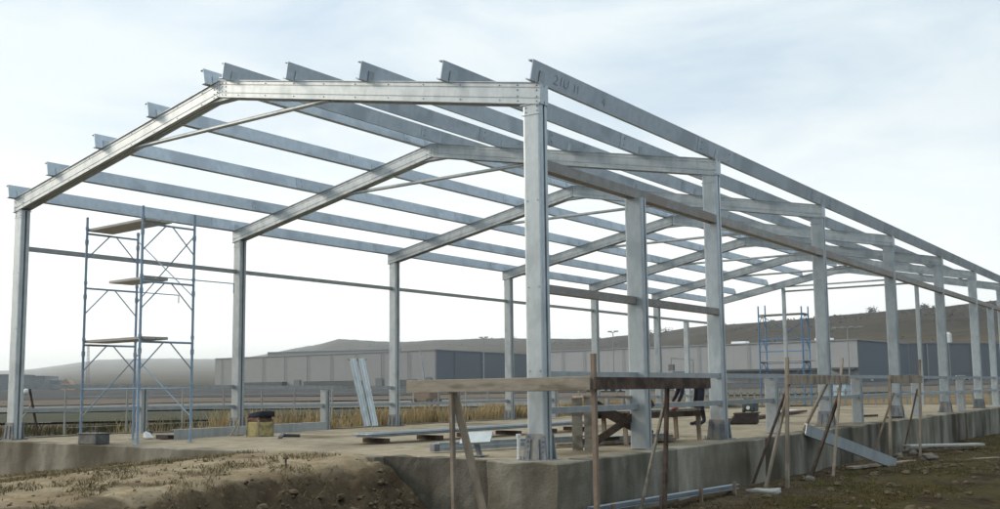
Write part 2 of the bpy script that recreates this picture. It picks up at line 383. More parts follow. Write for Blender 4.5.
M['drygrass'] = mat('orange_dry_grassland', (.13,.085,.042), (.20,.135,.065), .35, .97, c3=(.07,.055,.032), scale3=.12)
strip('dry_grassland', 36, 150, 44, 112, M['drygrass'], .13)
strip('road', -160, 34, 98, 136, M['road'], .15)
strip('fallow_field', -200, 300, 140, 175, M['brownland'], .18)
strip('ploughed_field', -260, 400, 178, 330, M['plough'], .2)

# hills: ridge line by azimuth (degrees left of +Y), distance and elevation
RIDGE = [(80,2700,.6),(70,2700,.8),(64,2650,.98),(60.6,2600,1.12),(57.3,2550,1.60),(54.8,2500,1.66),(51.4,2400,1.62),(49.5,2200,1.72),(47.9,1900,2.02),(45.7,1650,2.42),(44.7,1600,2.66),
         (43.2,1600,2.58),(41.3,1550,2.50),(38.5,1500,2.62),(36.7,1450,2.68),(33.8,1380,2.66),(31.6,1300,2.58),(29.9,1250,2.62),(27.6,1180,2.76),(24.8,1120,3.06),
         (21,1040,3.42),(18.1,980,3.56),(16.3,940,3.68),(13.8,900,3.80),(11.9,870,3.88),(9,840,4.12),(4,820,4.4),(-4,820,4.6),(-14,860,4.4),(-30,950,3.6)]
def ridge_scale(a):                     # the left ridges lie much further off than the right-hand slope
    for (p, u), (q, v) in zip([(-99,1),(22,1),(34,1.7),(44,2.0),(52,3.3)], [(22,1),(34,1.7),(44,2.0),(52,3.3),(99,3.3)]):
        if p <= a <= q: return u+(v-u)*(a-p)/(q-p)
RIDGE = [(a, d*ridge_scale(a), e) for a, d, e in RIDGE]
def build_hills():
    vs = []; fs = []; rows = 34; cols = 0
    az = -30
    def at(a):
        for p, q in zip(RIDGE, RIDGE[1:]):
            if q[0] <= a <= p[0]:
                t = (a-q[0])/(p[0]-q[0]); return q[1]+(p[1]-q[1])*t, q[2]+(p[2]-q[2])*t
    azs = [-30+.45*i for i in range(int(110/.45)+1)]
    for a in azs:
        D, E = at(a); H = elev(E, D)
        for j in range(rows+1):
            t = j/rows*1.25
            d = 380+(D-380)*t
            if t <= 1:
                k = sm(0, 1.02, t); k = .25*t+.75*k
                z = -.5+(H+.5)*k
                x, y = CAM.x-math.sin(R(a))*d, CAM.y+math.cos(R(a))*d
                z += fbm(x, y, .006, 4)*5.5*math.sin(math.pi*min(1, t))*min(1, t*2)
            else:
                x, y = CAM.x-math.sin(R(a))*d, CAM.y+math.cos(R(a))*d
                z = H - (t-1)*H*1.2
            z += fbm(x, y, .03, 3)*.5*min(1, t*3)
            vs.append((x, y, z))
    n = rows+1
    for i in range(len(azs)-1):
        for j in range(rows):
            a = i*n+j; fs.append((a, a+1, a+1+n, a+n))
    me = bpy.data.meshes.new('hills'); me.from_pydata(vs, [], fs)
    ca = me.color_attributes.new('slope', 'FLOAT_COLOR', 'POINT')
    for i in range(len(vs)): t = (i % (rows+1))/rows*1.25; ca.data[i].color = (t, t, t, 1)
    for p in me.polygons: p.use_smooth = True
    m = bpy.data.materials.new('hill_fields'); m.use_nodes = True; t = m.node_tree; nn = t.nodes; l = t.links
    p = nn['Principled BSDF']; p.inputs['Roughness'].default_value = 1.0; p.inputs['Specular IOR Level'].default_value = 0
    g = nn.new('ShaderNodeNewGeometry')
    def tex(scale, st, det=5):
        mp = nn.new('ShaderNodeMapping'); mp.inputs['Scale'].default_value = st; mp.inputs['Rotation'].default_value = (0,0,R(-20)); l.new(g.outputs['Position'], mp.inputs['Vector'])
        a = nn.new('ShaderNodeTexNoise'); a.inputs['Scale'].default_value = scale; a.inputs['Detail'].default_value = det; l.new(mp.outputs[0], a.inputs['Vector']); return a.outputs['Fac']
    def ramp(v, els):
        r = nn.new('ShaderNodeValToRGB'); r.color_ramp.elements[0].position = els[0][0]; r.color_ramp.elements[0].color = (*els[0][1],1)
        r.color_ramp.elements[1].position = els[-1][0]; r.color_ramp.elements[1].color = (*els[-1][1],1)
        for q, c in els[1:-1]:
            e = r.color_ramp.elements.new(q); e.color = (*c,1)
        l.new(v, r.inputs['Fac']); return r.outputs[0]
    c1 = ramp(tex(.02, (.16,1,1.0)), [(.36,(.016,.014,.014)),(.46,(.032,.025,.021)),(.52,(.078,.058,.036)),(.58,(.020,.017,.016)),(.68,(.048,.038,.027))])
    c2 = ramp(tex(.09, (1,1,1), 7), [(.45,(.012,.011,.011)),(.6,(.058,.045,.032))])
    at_ = nn.new('ShaderNodeAttribute'); at_.attribute_name = 'slope'
    ad = nn.new('ShaderNodeMath'); ad.operation = 'MULTIPLY_ADD'; ad.inputs[1].default_value = .5; l.new(tex(.006, (.5,1,1), 4), ad.inputs[0]); l.new(at_.outputs['Fac'], ad.inputs[2])
    c0 = ramp(ad.outputs[0], [(.40,(.060,.050,.032)),(.62,(.085,.066,.042)),(.74,(.050,.042,.028)),(.86,(.028,.023,.021)),(1.0,(.034,.028,.025))])
    m0 = nn.new('ShaderNodeMix'); m0.data_type = 'RGBA'; m0.inputs['Factor'].default_value = .45; l.new(c0, m0.inputs['A']); l.new(c1, m0.inputs['B']); c1 = m0.outputs['Result']
    mx = nn.new('ShaderNodeMix'); mx.data_type = 'RGBA'; mx.inputs['Factor'].default_value = .2; l.new(c1, mx.inputs['A']); l.new(c2, mx.inputs['B'])
    l.new(mx.outputs['Result'], p.inputs['Base Color'])
    me.materials.append(m)
    o = bpy.data.objects.new('hills', me); COL.objects.link(o); o['kind'] = 'structure'
build_hills()

def hill_z(x, y):
    a = math.degrees(math.atan2(-(x-CAM.x), y-CAM.y)); d = math.hypot(x-CAM.x, y-CAM.y)
    for p, q in zip(RIDGE, RIDGE[1:]):
        if q[0] <= a <= p[0]:
            t = (a-q[0])/(p[0]-q[0]); D = q[1]+(p[1]-q[1])*t; E = q[2]+(p[2]-q[2])*t
            t = (d-380)/(D-380); k = .25*t+.75*sm(0, 1.02, t); H = elev(E, D)
            return -.5+(H+.5)*k + fbm(x, y, .006, 4)*5.5*math.sin(math.pi*min(1, max(0, t)))*min(1, t*2)
    return None
b = MB(); rr = random.Random(21); n_ = 0
rows_ = [(rr.uniform(4, 50), rr.uniform(.25, .9), rr.uniform(-.01, .012), rr.uniform(6, 22)) for _ in range(26)]
while n_ < 900:
    if rr.random() < .7:
        a0, t0, sl_, ln_ = rr.choice(rows_); a = a0+rr.uniform(-.5, .5)*ln_; t = t0+sl_*(a-a0)+rr.gauss(0, .004)
    else: a = rr.uniform(-20, 52); t = rr.uniform(.15, .97)
    D = next((q[1]+(p[1]-q[1])*(a-q[0])/(p[0]-q[0]) for p, q in zip(RIDGE, RIDGE[1:]) if q[0] <= a <= p[0]), 900)
    d = 380+(D-380)*t; v = polar(a, d, 0); z = hill_z(v.x, v.y)
    if z is None: continue
    n_ += 1; s_ = rr.uniform(.4, 1.1)*(1+d/2500)
    for k_ in range(5):
        c_ = Vector((v.x+rr.gauss(0, s_*.5), v.y+rr.gauss(0, s_*.5), z+rr.uniform(.1, .8)*s_)); e_ = Vector((rr.uniform(-1,1),rr.uniform(-1,1),rr.uniform(-.5,.5))).normalized()*s_*.6; f_ = Vector((rr.uniform(-.3,.3),rr.uniform(-.3,.3),1))*s_*.45
        b.add([c_-e_-f_, c_+e_-f_*.7, c_+e_*.7+f_, c_-e_*.8+f_*.8], [(0,1,2,3)])
hs = b.build('hill_scrub', M['bush']); hs['kind'] = 'stuff'

# air: even haze round everything
hz = MB(); hz.box((-9800,-1500,-40), (2200,7200,330))
ho = hz.build('haze', M['white']); ho['kind'] = 'stuff'
hm = bpy.data.materials.new('haze_air'); hm.use_nodes = True; hn = hm.node_tree.nodes; hn.clear()
ho_ = hn.new('ShaderNodeOutputMaterial'); pv = hn.new('ShaderNodeVolumePrincipled')
pv.inputs['Color'].default_value = (.93,.97,1,1); pv.inputs['Density'].default_value = .00017; pv.inputs['Anisotropy'].default_value = .55
hm.node_tree.links.new(pv.outputs[0], ho_.inputs['Volume'])
ho.data.materials.clear(); ho.data.materials.append(hm)

# ------------------------------------------------------------------ slab floor and its foundation wall
def floor_z(x, y):
    return -.15*sm(0, 1, (9-x)/9)*sm(0, 1, (y-2)/7)
def build_floor():
    xs = [.0+12.1*i/44 for i in range(45)]; ys = [-.12+32.3*i/110 for i in range(111)]
    vs = [(x, y, floor_z(x, y)-.012+.006*fbm(x, y, 1.2)) for y in ys for x in xs]
    fs = [(j*45+i, j*45+i+1, (j+1)*45+i+1, (j+1)*45+i) for j in range(110) for i in range(44)]
    me = bpy.data.meshes.new('floor'); me.from_pydata(vs, [], fs); me.materials.append(M['floor'])
    for p in me.polygons: p.use_smooth = True
    o = bpy.data.objects.new('floor', me); COL.objects.link(o); o['kind'] = 'structure'
build_floor()
fw = thing('foundation_wall', 'raw concrete foundation wall edging the slab under the steel frame', 'foundation', (6.2, 16, -.7))
def rough_box(lo, hi, n=(1,1,1), amp=.012, seed=0):
    """a cast concrete block: faces cut into a grid and knocked slightly out of true"""
    b = MB(); seen = {}
    def vert(p):
        k = tuple(round(c, 4) for c in p)
        if k not in seen:
            seen[k] = len(b.v); q = Vector(p)
            w = Vector((mnoise.noise((q*3.1+Vector((seed,0,0)))), mnoise.noise((q*3.1+Vector((0,seed+9,0)))), mnoise.noise((q*3.1+Vector((0,0,seed+20))))))
            w2 = mnoise.noise(q*9+Vector((seed,3,1)))
            b.v.append(tuple(q+w*amp+Vector((w2,w2,w2*.6))*amp*.5))
        return seen[k]
    lo = Vector(lo); hi = Vector(hi); D = hi-lo
    def face(ax, val, flip):
        u, v = [i for i in range(3) if i != ax]
        for i in range(n[u]):
            for j in range(n[v]):
                q = []
                for di, dj in ((0,0),(1,0),(1,1),(0,1)):
                    p = [0,0,0]; p[ax] = val; p[u] = lo[u]+D[u]*(i+di)/n[u]; p[v] = lo[v]+D[v]*(j+dj)/n[v]; q.append(vert(p))
                b.f.append(tuple(q))
    for ax in range(3): face(ax, lo[ax], True); face(ax, hi[ax], False)
    return b
rough_box((11.45,-.41,-1.1), (12.43,.30,.0), (12,9,12), .016, 1).build('corner_block', M['concrete'], fw, .012)
rough_box((9.7,-.26,-1.1), (11.45,-.06,-.005), (18,3,10), .02, 2).build('recessed_wall', M['concrete_shade_stain'], fw)
rough_box((-.1,-.42,-1.1), (9.7,-.12,-.004), (80,3,9), .014, 3).build('front_wall', M['concrete'], fw, .012)
yb = .30
while yb < 32.2:                          # cast in bays, each off its own shuttering
    ye = min(32.3, yb+2.44+random.uniform(-.3,.3)); ye = 32.3 if 32.3-ye < .8 else ye
    rough_box((12.11,yb+.004,-1.3), (12.43+random.uniform(-.012,.012),ye-.004,random.uniform(-.006,.006)), (4,max(4,int((ye-yb)*7)),9), .013, yb).build('wall_bay', random.choice([M['concrete_shade_stain'],M['concrete_shade_stain'],M['concrete']]), fw, .012)
    yb = ye
for y in (5.35, 10.75, 16.2, 21.6):      # shallow piers under the columns
    rough_box((12.36,y-.30,-1.2), (12.475,y+.36,-.012), (2,6,9), .012, y).build('pier', M['concrete'], fw, .01)
k = MB()
for i in range(40):
    y0 = -.12+i*.81; z0, z1 = floor_z(0, y0), floor_z(0, y0+.81)
    k.add([(-.22,y0,z0-.9),(.0,y0,z0-.9),(.0,y0+.81,z1-.9),(-.22,y0+.81,z1-.9),(-.22,y0,z0+.012),(.0,y0,z0+.012),(.0,y0+.81,z1+.012),(-.22,y0+.81,z1+.012)],
          [(4,5,6,7),(1,2,6,5),(0,4,7,3)]+([(0,1,5,4)] if i == 0 else [])+([(2,3,7,6)] if i == 39 else []))
k.build('left_kerb', M['concrete'], fw)
rough_box((-.2,32.19,-1.2), (12.43,32.45,-.02), (20,2,5), .012, 8).build('rear_wall', M['concrete_shade_stain'], fw)

# ------------------------------------------------------------------ the steel frame
YS = [0, 5.236, 10.618, 16.083, 21.518, 26.475, 31.75]
HE, HA, T = 4.525, 5.701, .252
SL = (HA-HE)/6.0
def rz(x): return HE+SL*(x if x <= 6 else 12-x)
frame = thing('steel_shed_frame', 'open galvanized steel frame of a long shed with bare roof purlins', 'steel frame', (6, 16, 0))
DEP = .18
def notch_profile(w, d, notches, nd=.012, nw=.014, gap=True):
    """outline of two channels set toe to toe: a = across the web, b = depth; grooves run down the front web, a slot between the toes"""
    p = [(-w/2, 0)]
    for c in notches: p += [(c-nw, 0), (c-nw*.3, nd), (c+nw*.3, nd), (c+nw, 0)]
    p += [(w/2, 0), (w/2, d*.44), (w/2-.035, d*.44), (w/2-.035, d*.56), (w/2, d*.56), (w/2, d)]
    for c in reversed(notches): p += [(c+nw, d), (c+nw*.3, d-nd), (c-nw*.3, d-nd), (c-nw, d)]
    p += [(-w/2, d), (-w/2, d*.56), (-w/2+.035, d*.56), (-w/2+.035, d*.44), (-w/2, d*.44)]
    return p
def column_profile(w, d, ch=.028):
    p = [(-w/2, ch*.8), (-w/2+ch*.35, ch*.15), (-w/2+ch, 0), (w/2-ch, 0), (w/2-ch*.35, ch*.15), (w/2, ch*.8), (w/2, d*.40), (w/2-.07, d*.40), (w/2-.07, d*.60), (w/2, d*.60)]
    q = [(-a, d-b) for a, b in p]
    return p+q
def bolt(b, p, n=(0,-1,0), r=.011, h=.010):
    p = Vector(p); b.tube(p, p+Vector(n)*h, r, 6)
def column(xc, y, z0, right):
    W_ = .25; prof = column_profile(W_, DEP)
    top = rz(.1)-T-.012
    b = MB()
    vs = [(xc+a, y+d, z0+.01) for a, d in prof]; vt = [(xc+a, y+d, top) for a, d in prof]; n = len(prof)
    b.add(vs+vt, [(i,(i+1)%n,n+(i+1)%n,n+i) for i in range(n)]+[tuple(range(n-1,-1,-1)), tuple(range(n,2*n))])
    # cap plate and the plate joint below it
    b.box((xc-W_/2-.03, y-.012, top+.001), (xc+W_/2+.01, y+DEP+.012, top+.011))
    b.box((xc-W_/2-.006, y-.007, top-.13), (xc+W_/2+.006, y+.0, top-.118))
    for dz in (.03, .085):
        for dx in (-.08, .08): bolt(b, (xc+dx, y, top-dz))
    for dz in (1.05, 2.05, 3.1):
        for dx in (-.075, .075): bolt(b, (xc+dx, y, z0+dz), r=.009)
    c = b.build('column', M['galv'], frame)
    s = MB(); h = .31; e = .012; w = W_/2
    zz = z0
    # splayed shoe plates round the foot, front web cover with slanted wings
    s.add([(xc-w-.045,y-.03,zz),(xc+w+.035,y-.03,zz),(xc+w+.006,y-e,zz+h),(xc-w-.006,y-e,zz+h),(xc-w-.045,y-.001,zz),(xc+w+.035,y-.001,zz),(xc+w+.006,y-.001,zz+h),(xc-w-.006,y-.001,zz+h)],
          [(0,1,2,3),(0,4,5,1),(1,5,6,2),(2,6,7,3),(3,7,4,0),(7,6,5,4)])
    s.add([(xc-w-.045,y+DEP+.03,zz),(xc+w+.035,y+DEP+.03,zz),(xc+w+.006,y+DEP+e,zz+h),(xc-w-.006,y+DEP+e,zz+h),(xc-w-.045,y+DEP+.001,zz),(xc+w+.035,y+DEP+.001,zz),(xc+w+.006,y+DEP+.001,zz+h),(xc-w-.006,y+DEP+.001,zz+h)],
          [(0,1,2,3),(0,4,5,1),(1,5,6,2),(2,6,7,3),(3,7,4,0),(7,6,5,4)])
    for sx in (-.06, .05):
        s.bar((xc+sx*1.35, y-.036, zz+.01), (xc+sx, y-.018, zz+h*.8), .012, .02, (0,-1,0))
    s.box((xc-w-.09, y-.07, zz-.004), (xc+w+.08, y+DEP+.07, zz+.010))
    for i in range(5): bolt(s, (xc-w+.022, y-.022, zz+.05+.058*i), r=.012)
    for i in range(5): bolt(s, (xc+w-.022, y-.022, zz+.05+.058*i), r=.012)
    for dx in (-w-.06, w+.05): s.tube((xc+dx, y-.045, zz+.008), (xc+dx, y-.045, zz+.045), .012, 6)
    s.build('base_shoe', M['shoe'], c)
for i, y in enumerate(YS):
    column(.165, y, floor_z(.2, y)-.005, False)
    column(11.872, y, -.005, True)

def rafter(y, side):
    """from eave to ridge; the profile stands square to the slope and is cut plumb at both ends"""
    b = MB(); prof = notch_profile(T, DEP, (-.066, .066), .006, .008)
    def x(xx): return xx if side < 0 else 12-xx
    n = len(prof); vs = []
    for xx in (-.01, 5.994):
        for a, d in prof: vs.append((x(xx), y+d+.0, rz(max(0, xx))-T/2+a))
    b.add(vs, [(i,(i+1)%n,n+(i+1)%n,n+i) for i in range(n)]+[tuple(range(n-1,-1,-1)), tuple(range(n,2*n))])
    # bottom lips of the two channels
    for yy in (y-.018, y+DEP-.03):
        vs = []
        for xx in (.0, 5.99):
            for a, d in ((-.012,0),(0,0),(0,.05),(-.012,.05)): vs.append((x(xx), yy+d, rz(max(0,xx))-T-.001+a))
        b.add(vs, [(0,1,5,4),(1,2,6,5),(2,3,7,6),(3,0,4,7),(3,2,1,0),(4,5,6,7)])
        vs = []
        for xx in (.0, 5.99):
            for a, d in ((0,0),(.010,0),(.010,.05),(0,.05)): vs.append((x(xx), yy+d, rz(max(0,xx))+.001+a))
        b.add(vs, [(0,1,5,4),(1,2,6,5),(2,3,7,6),(3,0,4,7),(3,2,1,0),(4,5,6,7)])
    xx = .6
    for q in (.05, .33):
        for dz in (-.1, -.04, .04, .1): bolt(b, (x(q), y, rz(q)-T/2+dz))
    while xx < 5.9:
        for dz in (-.095, .095): bolt(b, (x(xx), y, rz(xx)-T/2+dz), r=.009)
        xx += .62
    for q in (5.86, 5.94):
        for dz in (-.095, -.035, .035, .095): bolt(b, (x(q), y, rz(q)-T/2+dz))
    b.build('rafter', M['galv'], frame)
for i, y in enumerate(YS):
    rafter(y, -1); rafter(y, 1)
    t = MB(); t.tube((3.63, y+.07, 4.985), (8.37, y+.07, 4.985), .036, 10)
    for xx in (3.63, 8.37): t.box((xx-.12, y+.055, 4.96), (xx+.12, y+.085, 5.02))
    t.build('collar_tie', M['galv'], frame)
    t = MB(); t.bar((5.32, y+.09, 5.40), (6.68, y+.09, 5.40), .15, .045)
    t.build('apex_plate', M['galv'], frame)
    # splice and seat plates on the columns' outside
# purlins: channels on cleats, toes uphill, ten lines
PX = [(.05,-1),(1.37,-1),(2.85,-1),(4.36,-1),(5.80,-1),(6.22,1),(7.66,1),(9.13,1),(10.57,1),(11.96,1)]
PH = .25
def purlin(x0, side):
    tn = Vector((1 if side < 0 else -1, 0, SL)).normalized()          # uphill
    nn = Vector((-tn.z, 0, tn.x)) if side < 0 else Vector((tn.z, 0, -tn.x))
    if nn.z < 0: nn = -nn
    o = Vector((x0, 0, rz(x0)+.012))
    if side < 0: tn = -tn                                                # left slope: toes downhill, web uphill
    b = MB(); t = .012; fl = .075
    prof = [(0,0),(fl,0),(fl,.02),(fl-t,.02),(fl-t,t),(t,t),(t,PH-t),(fl-t,PH-t),(fl-t,PH-.02),(fl,PH-.02),(fl,PH),(0,PH)]
    def ext(pr, y0, y1, off=0):
        vs = [o+tn*(a)+nn*c+Vector((0,y0,0)) for a, c in pr]+[o+tn*(a)+nn*c+Vector((0,y1,0)) for a, c in pr]
        n = len(pr); b.add(vs, [(i,(i+1)%n,n+(i+1)%n,n+i) for i in range(n)]+[tuple(range(n-1,-1,-1)), tuple(range(n,2*n))])
    ext(prof, -.13, YS[-1]+.12)
    b2 = b.build('purlin', M['galv_dull'], frame)
    for y in YS[1:-1]:                                                  # lapped sleeve over each rafter
        b = MB(); ext([(-.006,.010),(-.0005,.010),(-.0005,PH-.010),(-.006,PH-.010)], y-.62+random.uniform(-.05,.05), y+.78+random.uniform(-.05,.05))
        for dy in (-.5, .6):
            for h in (.07, .18):
                p = o-tn*.003+nn*h+Vector((0,y+dy,0)); b.tube(p, p-tn*.016, .014, 6)
        b.build('lap_sleeve', M['galv_dull'], b2)
    for y in YS:                                                        # cleat plates that hold it to the rafter
        vs = []; c = MB()
        for dy in (.03, .14):
            for h in (-.05 if side < 0 else -.03, .15):
                for a in (-.012, -.0055): vs.append(o+tn*a+nn*h+Vector((0,y+dy,0)))
        c.add(vs, [(0,1,3,2),(4,6,7,5),(0,4,5,1),(2,3,7,6),(0,2,6,4),(1,5,7,3)])
        c.build('cleat', M['galv'], b2)
    return b2, o, tn, nn
P_last = None
for x0, s in PX: P_last = purlin(x0, s)
# worn hand-written figures on the outer face of the right eave purlin
pl, po, ptn, pnn = P_last
def stroke(b, pts, w=.011):
    q = [po-ptn*.0035+pnn*v+Vector((0,u,0)) for u, v in pts]
    for a, c in zip(q, q[1:]):
        d = (c-a).normalized(); sd_ = d.cross(ptn).normalized()*w/2; e = -ptn*.0015
        b.add([a+sd_,a-sd_,c-sd_,c+sd_,a+sd_+e,a-sd_+e,c-sd_+e,c+sd_+e], [(4,5,6,7),(0,1,5,4),(1,2,6,5),(2,3,7,6),(3,0,4,7)])
b = MB()
stroke(b, [(.36,.16),(.40,.185),(.44,.16),(.44,.13),(.37,.07),(.46,.07)])
stroke(b, [(.53,.18),(.53,.07)]); stroke(b, [(.60,.18),(.60,.09),(.66,.07),(.70,.10),(.70,.18)])
stroke(b, [(.86,.17),(.86,.07)]); stroke(b, [(.93,.17),(.95,.07)])
stroke(b, [(1.62,.17),(1.57,.10),(1.66,.10)]); stroke(b, [(1.63,.14),(1.63,.06)])
b.build('marking', M['mark'], pl)

# wall girts
def channel(b, p0, p1, h, d, t=.008, out=(1,0,0)):
    """a channel rail, open towards 'out'"""
    prof = [(-d/2,-h/2),(d/2,-h/2),(d/2,-h/2+t),(-d/2+t,-h/2+t),(-d/2+t,h/2-t),(d/2,h/2-t),(d/2,h/2),(-d/2,h/2)]
    p0 = Vector(p0); p1 = Vector(p1); dd = (p1-p0).normalized(); s = dd.cross(Vector((0,0,1)))
    if s.dot(Vector(out)) < 0: prof = [(-a, c) for a, c in prof][::-1]
    b.prism(prof, p0, p1)
XR = 11.92
for i in range(6):
    y0, y1 = YS[i]+DEP+.002, YS[i+1]-.002
    b = MB(); channel(b, (XR,y0,3.54), (XR,y1,3.54), .135, .13, out=(-1,0,0)); b.build('wall_girt', M['girt'], frame)
    yL0, yL1 = y0, y1
    b = MB(); channel(b, (.12,yL0,3.585), (.12,yL1,3.585), .085, .08, out=(-1,0,0)); b.build('wall_girt', M['girt_grey'], frame)
    for z in (1.0, .57):
        b = MB(); channel(b, (XR,y0,z), (XR,y1,z), .075, .08, out=(-1,0,0)); b.build('low_rail', M['girt_grey'], frame)
        zz = z-(.03 if z > .9 else .05)
        b = MB(); channel(b, (.12,y0,zz+floor_z(0,y0)*.6), (.12,y1,zz+floor_z(0,y1)*.6), .08, .08, out=(-1,0,0)); b.build('low_rail', M['girt_grey'], frame)
for (y0, y1) in ((YS[0]+DEP+.002, 2.415), (2.585, YS[1]-.002)):
    b = MB(); channel(b, (XR,y0,2.03), (XR,y1,2.03), .10, .11, out=(-1,0,0)); b.build('wall_girt', M['girt'], frame)
def post(x, y, z0, z1, w, d, name='wall_post', m='galv'):
    b = MB(); prof = column_profile(w, d, min(.028, w*.12)); n = len(prof)
    b.add([(x+a,y+c,z0) for a, c in prof]+[(x+a,y+c,z1) for a, c in prof], [(i,(i+1)%n,n+(i+1)%n,n+i) for i in range(n)]+[tuple(range(n-1,-1,-1)), tuple(range(n,2*n))])
    b.box((x-w/2-.02,y-.02,z0), (x+w/2+.02,y+d+.02,z0+.008))
    return b.build(name, M[m], frame)
post(11.95, 2.42, 0, 3.47, .27, .16)
post(11.92, 29.2, 0, 3.47, .20, .16); post(.16, 29.2, -.15, 3.545, .2, .16)
post(3.47, 31.9, -.1, 4.93, .14, .13, 'gable_post'); post(8.864, 31.9, -.05, 4.86, .14, .13, 'gable_post')
b = MB(); channel(b, (3.54,31.96,4.80), (8.80,31.96,4.80), .07, .07, out=(0,1,0)); b.build('gable_girt', M['girt_grey'], frame)
for y in (7.55, 12.72, 18.0, 23.5): post(11.9, y, 0, .96, .22, .15, 'short_post', 'girt_grey')
for y in (2.75, 8.05, 13.4, 18.7, 24.0): post(.14, y, floor_z(0,y)-.01, .93+floor_z(0,y)*.6, .22, .15, 'short_post', 'girt_grey')

# ------------------------------------------------------------------ scaffold towers
def scaffold(root, C, zb, levels, top, paint='paint_blue', k_=1.0):
    """C = corners in order near-left-frame.. as two end frames (a0,a1),(b0,b1) joined by boards and cross braces"""
    (a0, a1), (b0, b1) = C
    def P(c, z): return Vector((c[0], c[1], z))
    for (p, q), tops in (((a0, a1), (top[0], top[1])), ((b0, b1), (top[2], top[3]))):
        for c, zt in ((p, tops[0]), (q, tops[1])):
            s = MB(); s.tube(P(c, zb), P(c, zt), .022*k_, 8)
            for z in levels: s.tube(P(c, z-.22), P(c, z-.14), .031, 8); s.tube(P(c, z+.04), P(c, z+.09), .03, 8)
            s.box((c[0]-.05,c[1]-.05,zb), (c[0]+.05,c[1]+.05,zb+.012))
            s.build('standard', M[paint], root)
        for i, z in enumerate(levels):
            s = MB(); s.tube(P(p, z-.03), P(q, z-.03), .018*k_, 8)
            mid = (P(p, z-.03)+P(q, z-.03))/2
            dx = (P(q,z)-P(p,z))
            drop = .48
            s.path([mid-dx*.06, P(p, z-drop)], .012*k_); s.path([mid+dx*.06, P(q, z-drop)], .012*k_)
            s.build('transom_brace', M[paint], root)
    def brace(pts):
        q = MB(); q.tube(*pts, .011*k_, 6); q.build('cross_brace', M[paint], root)
    z = levels[0]
    brace((P(b0, z-.22), P(a0, zb+.42))); brace((P(a1, z-.22), P(b1, zb+.42)))
    brace((P(a1, levels[-1]-.06), P(b1, levels[1]-.23))); brace((P(a1, levels[1]-.23), P(b1, levels[-1]-.14)))
    for (p, q_) in ((a0, b0), (a1, b1)):
        q = MB(); q.tube(P(p, zb+.90), P(q_, zb+.90), .012, 6); q.build('ledger', M[paint], root)
def boards(root, C, z, f0, f1, ext0=0, ext1=0, t=.045, m='plank_grey'):
    (a0, a1), (b0, b1) = C
    A0, A1, B0, B1 = (Vector((*c, z)) for c in (a0, a1, b0, b1))
    b = MB(); n = 2
    for i in range(n):
        u0 = f0+(f1-f0)*i/n+.008; u1 = f0+(f1-f0)*(i+1)/n-.008
        p, q = A0.lerp(A1, u0), A0.lerp(A1, u1); r_, s_ = B0.lerp(B1, u1), B0.lerp(B1, u0)
        d = (s_-p).normalized(); p = p-d*ext0; q = q-d*ext0; r_ = r_+d*ext1; s_ = s_+d*ext1
        up = Vector((0,0,t)); b.add([p,q,r_,s_,p+up,q+up,r_+up,s_+up], [(3,2,1,0),(4,5,6,7),(0,1,5,4),(1,2,6,5),(2,3,7,6),(3,0,4,7)])
    b.build('platform', M[m], root, .004)
C1 = (((2.51,-.02),(2.56,.97)), ((4.24,-.10),(4.29,.89)))
sc1 = thing('scaffold_tower', 'blue tubular scaffold tower with three board platforms under the first roof frame', 'scaffold', (3.4, .45, 0))
scaffold(sc1, C1, 0, [1.69, 2.68, 3.64], (3.90, 3.74, 3.90, 3.87))
boards(sc1, C1, 1.70, .02, .5, .05, .05); boards(sc1, C1, 2.69, .05, .52, -.65, -.02); boards(sc1, C1, 3.655, .02, .52, .03, .06)
b = MB()
b.path([(2.51,-.02,2.65),(2.56,.97,2.65),(2.60,1.85,2.65),(2.60,1.85,2.50)], .010); b.build('guard_hook', M['paint_blue'], sc1)
b = MB(); b.path([(4.24,-.10,2.74),(4.29,.89,2.74),(4.33,1.72,2.74),(4.33,1.72,2.57)], .010); b.build('guard_hook', M['paint_blue'], sc1)
C2 = (((1.72,33.5),(1.66,34.5)), ((3.68,33.5),(3.64,34.5)))
sc2 = thing('scaffold_tower', 'distant scaffold tower standing outside the far gable end of the frame', 'scaffold', (2.7, 34, -.72))
scaffold(sc2, C2, -.72, [1.85, 2.85, 3.92], (4.35, 4.45, 4.25, 4.3), 'paint_blue_fresh', 1.5)
boards(sc2, C2, 3.93, .05, .9, .0, .05); boards(sc2, C2, 1.86, .05, .9, .0, .3)
b = MB()
for z in (2.3, 2.85): b.tube((1.72,33.5,z), (3.68,33.5,z), .02, 6); b.tube((1.66,34.5,z-.5), (3.64,34.5,z-.5), .02, 6)
b.build('guard_rail', M['paint_blue_fresh'], sc2)

# ------------------------------------------------------------------ batter boards (profile boards) round the corner
def stake(root, p0, p1, w=.05, h=.045, m='wood', name='stake', up=(1,0,0)):
    b = MB(); b.bar(p0, p1, w, h, up); return b.build(name, M[m], root, .004)
bb = thing('batter_board', 'L-shaped timber profile board with pale front plank at the near slab corner', 'batter board', (13.08,-.72,-.7))
stake(bb, (13.09,-.70,-.75), (13.085,-.70,1.20), .052, .05, 'wood_red')
stake(bb, (11.235,-.745,-.75), (11.20,-.745,.82), .06, .045, 'wood')
stake(bb, (11.60,-.62,-.70), (11.21,-.72,.83), .10, .03, 'wood', 'brace', (0,-1,0))
b = MB(); b.bar((10.56,-.79,.873), (13.075,-.755,.885), .028, .15); b.build('pale_plank', M['wood_pale'], bb, .004)['label'] = 'pale front plank'
b = MB(); b.bar((13.13,-.76,.885), (13.10,2.23,.878), .028, .135); b.build('dark_plank', M['wood_dark'], bb, .004)['label'] = 'dark brown side plank'
stake(bb, (13.06,.90,-.72), (13.055,1.09,.83), .06, .04, 'wood_dark')
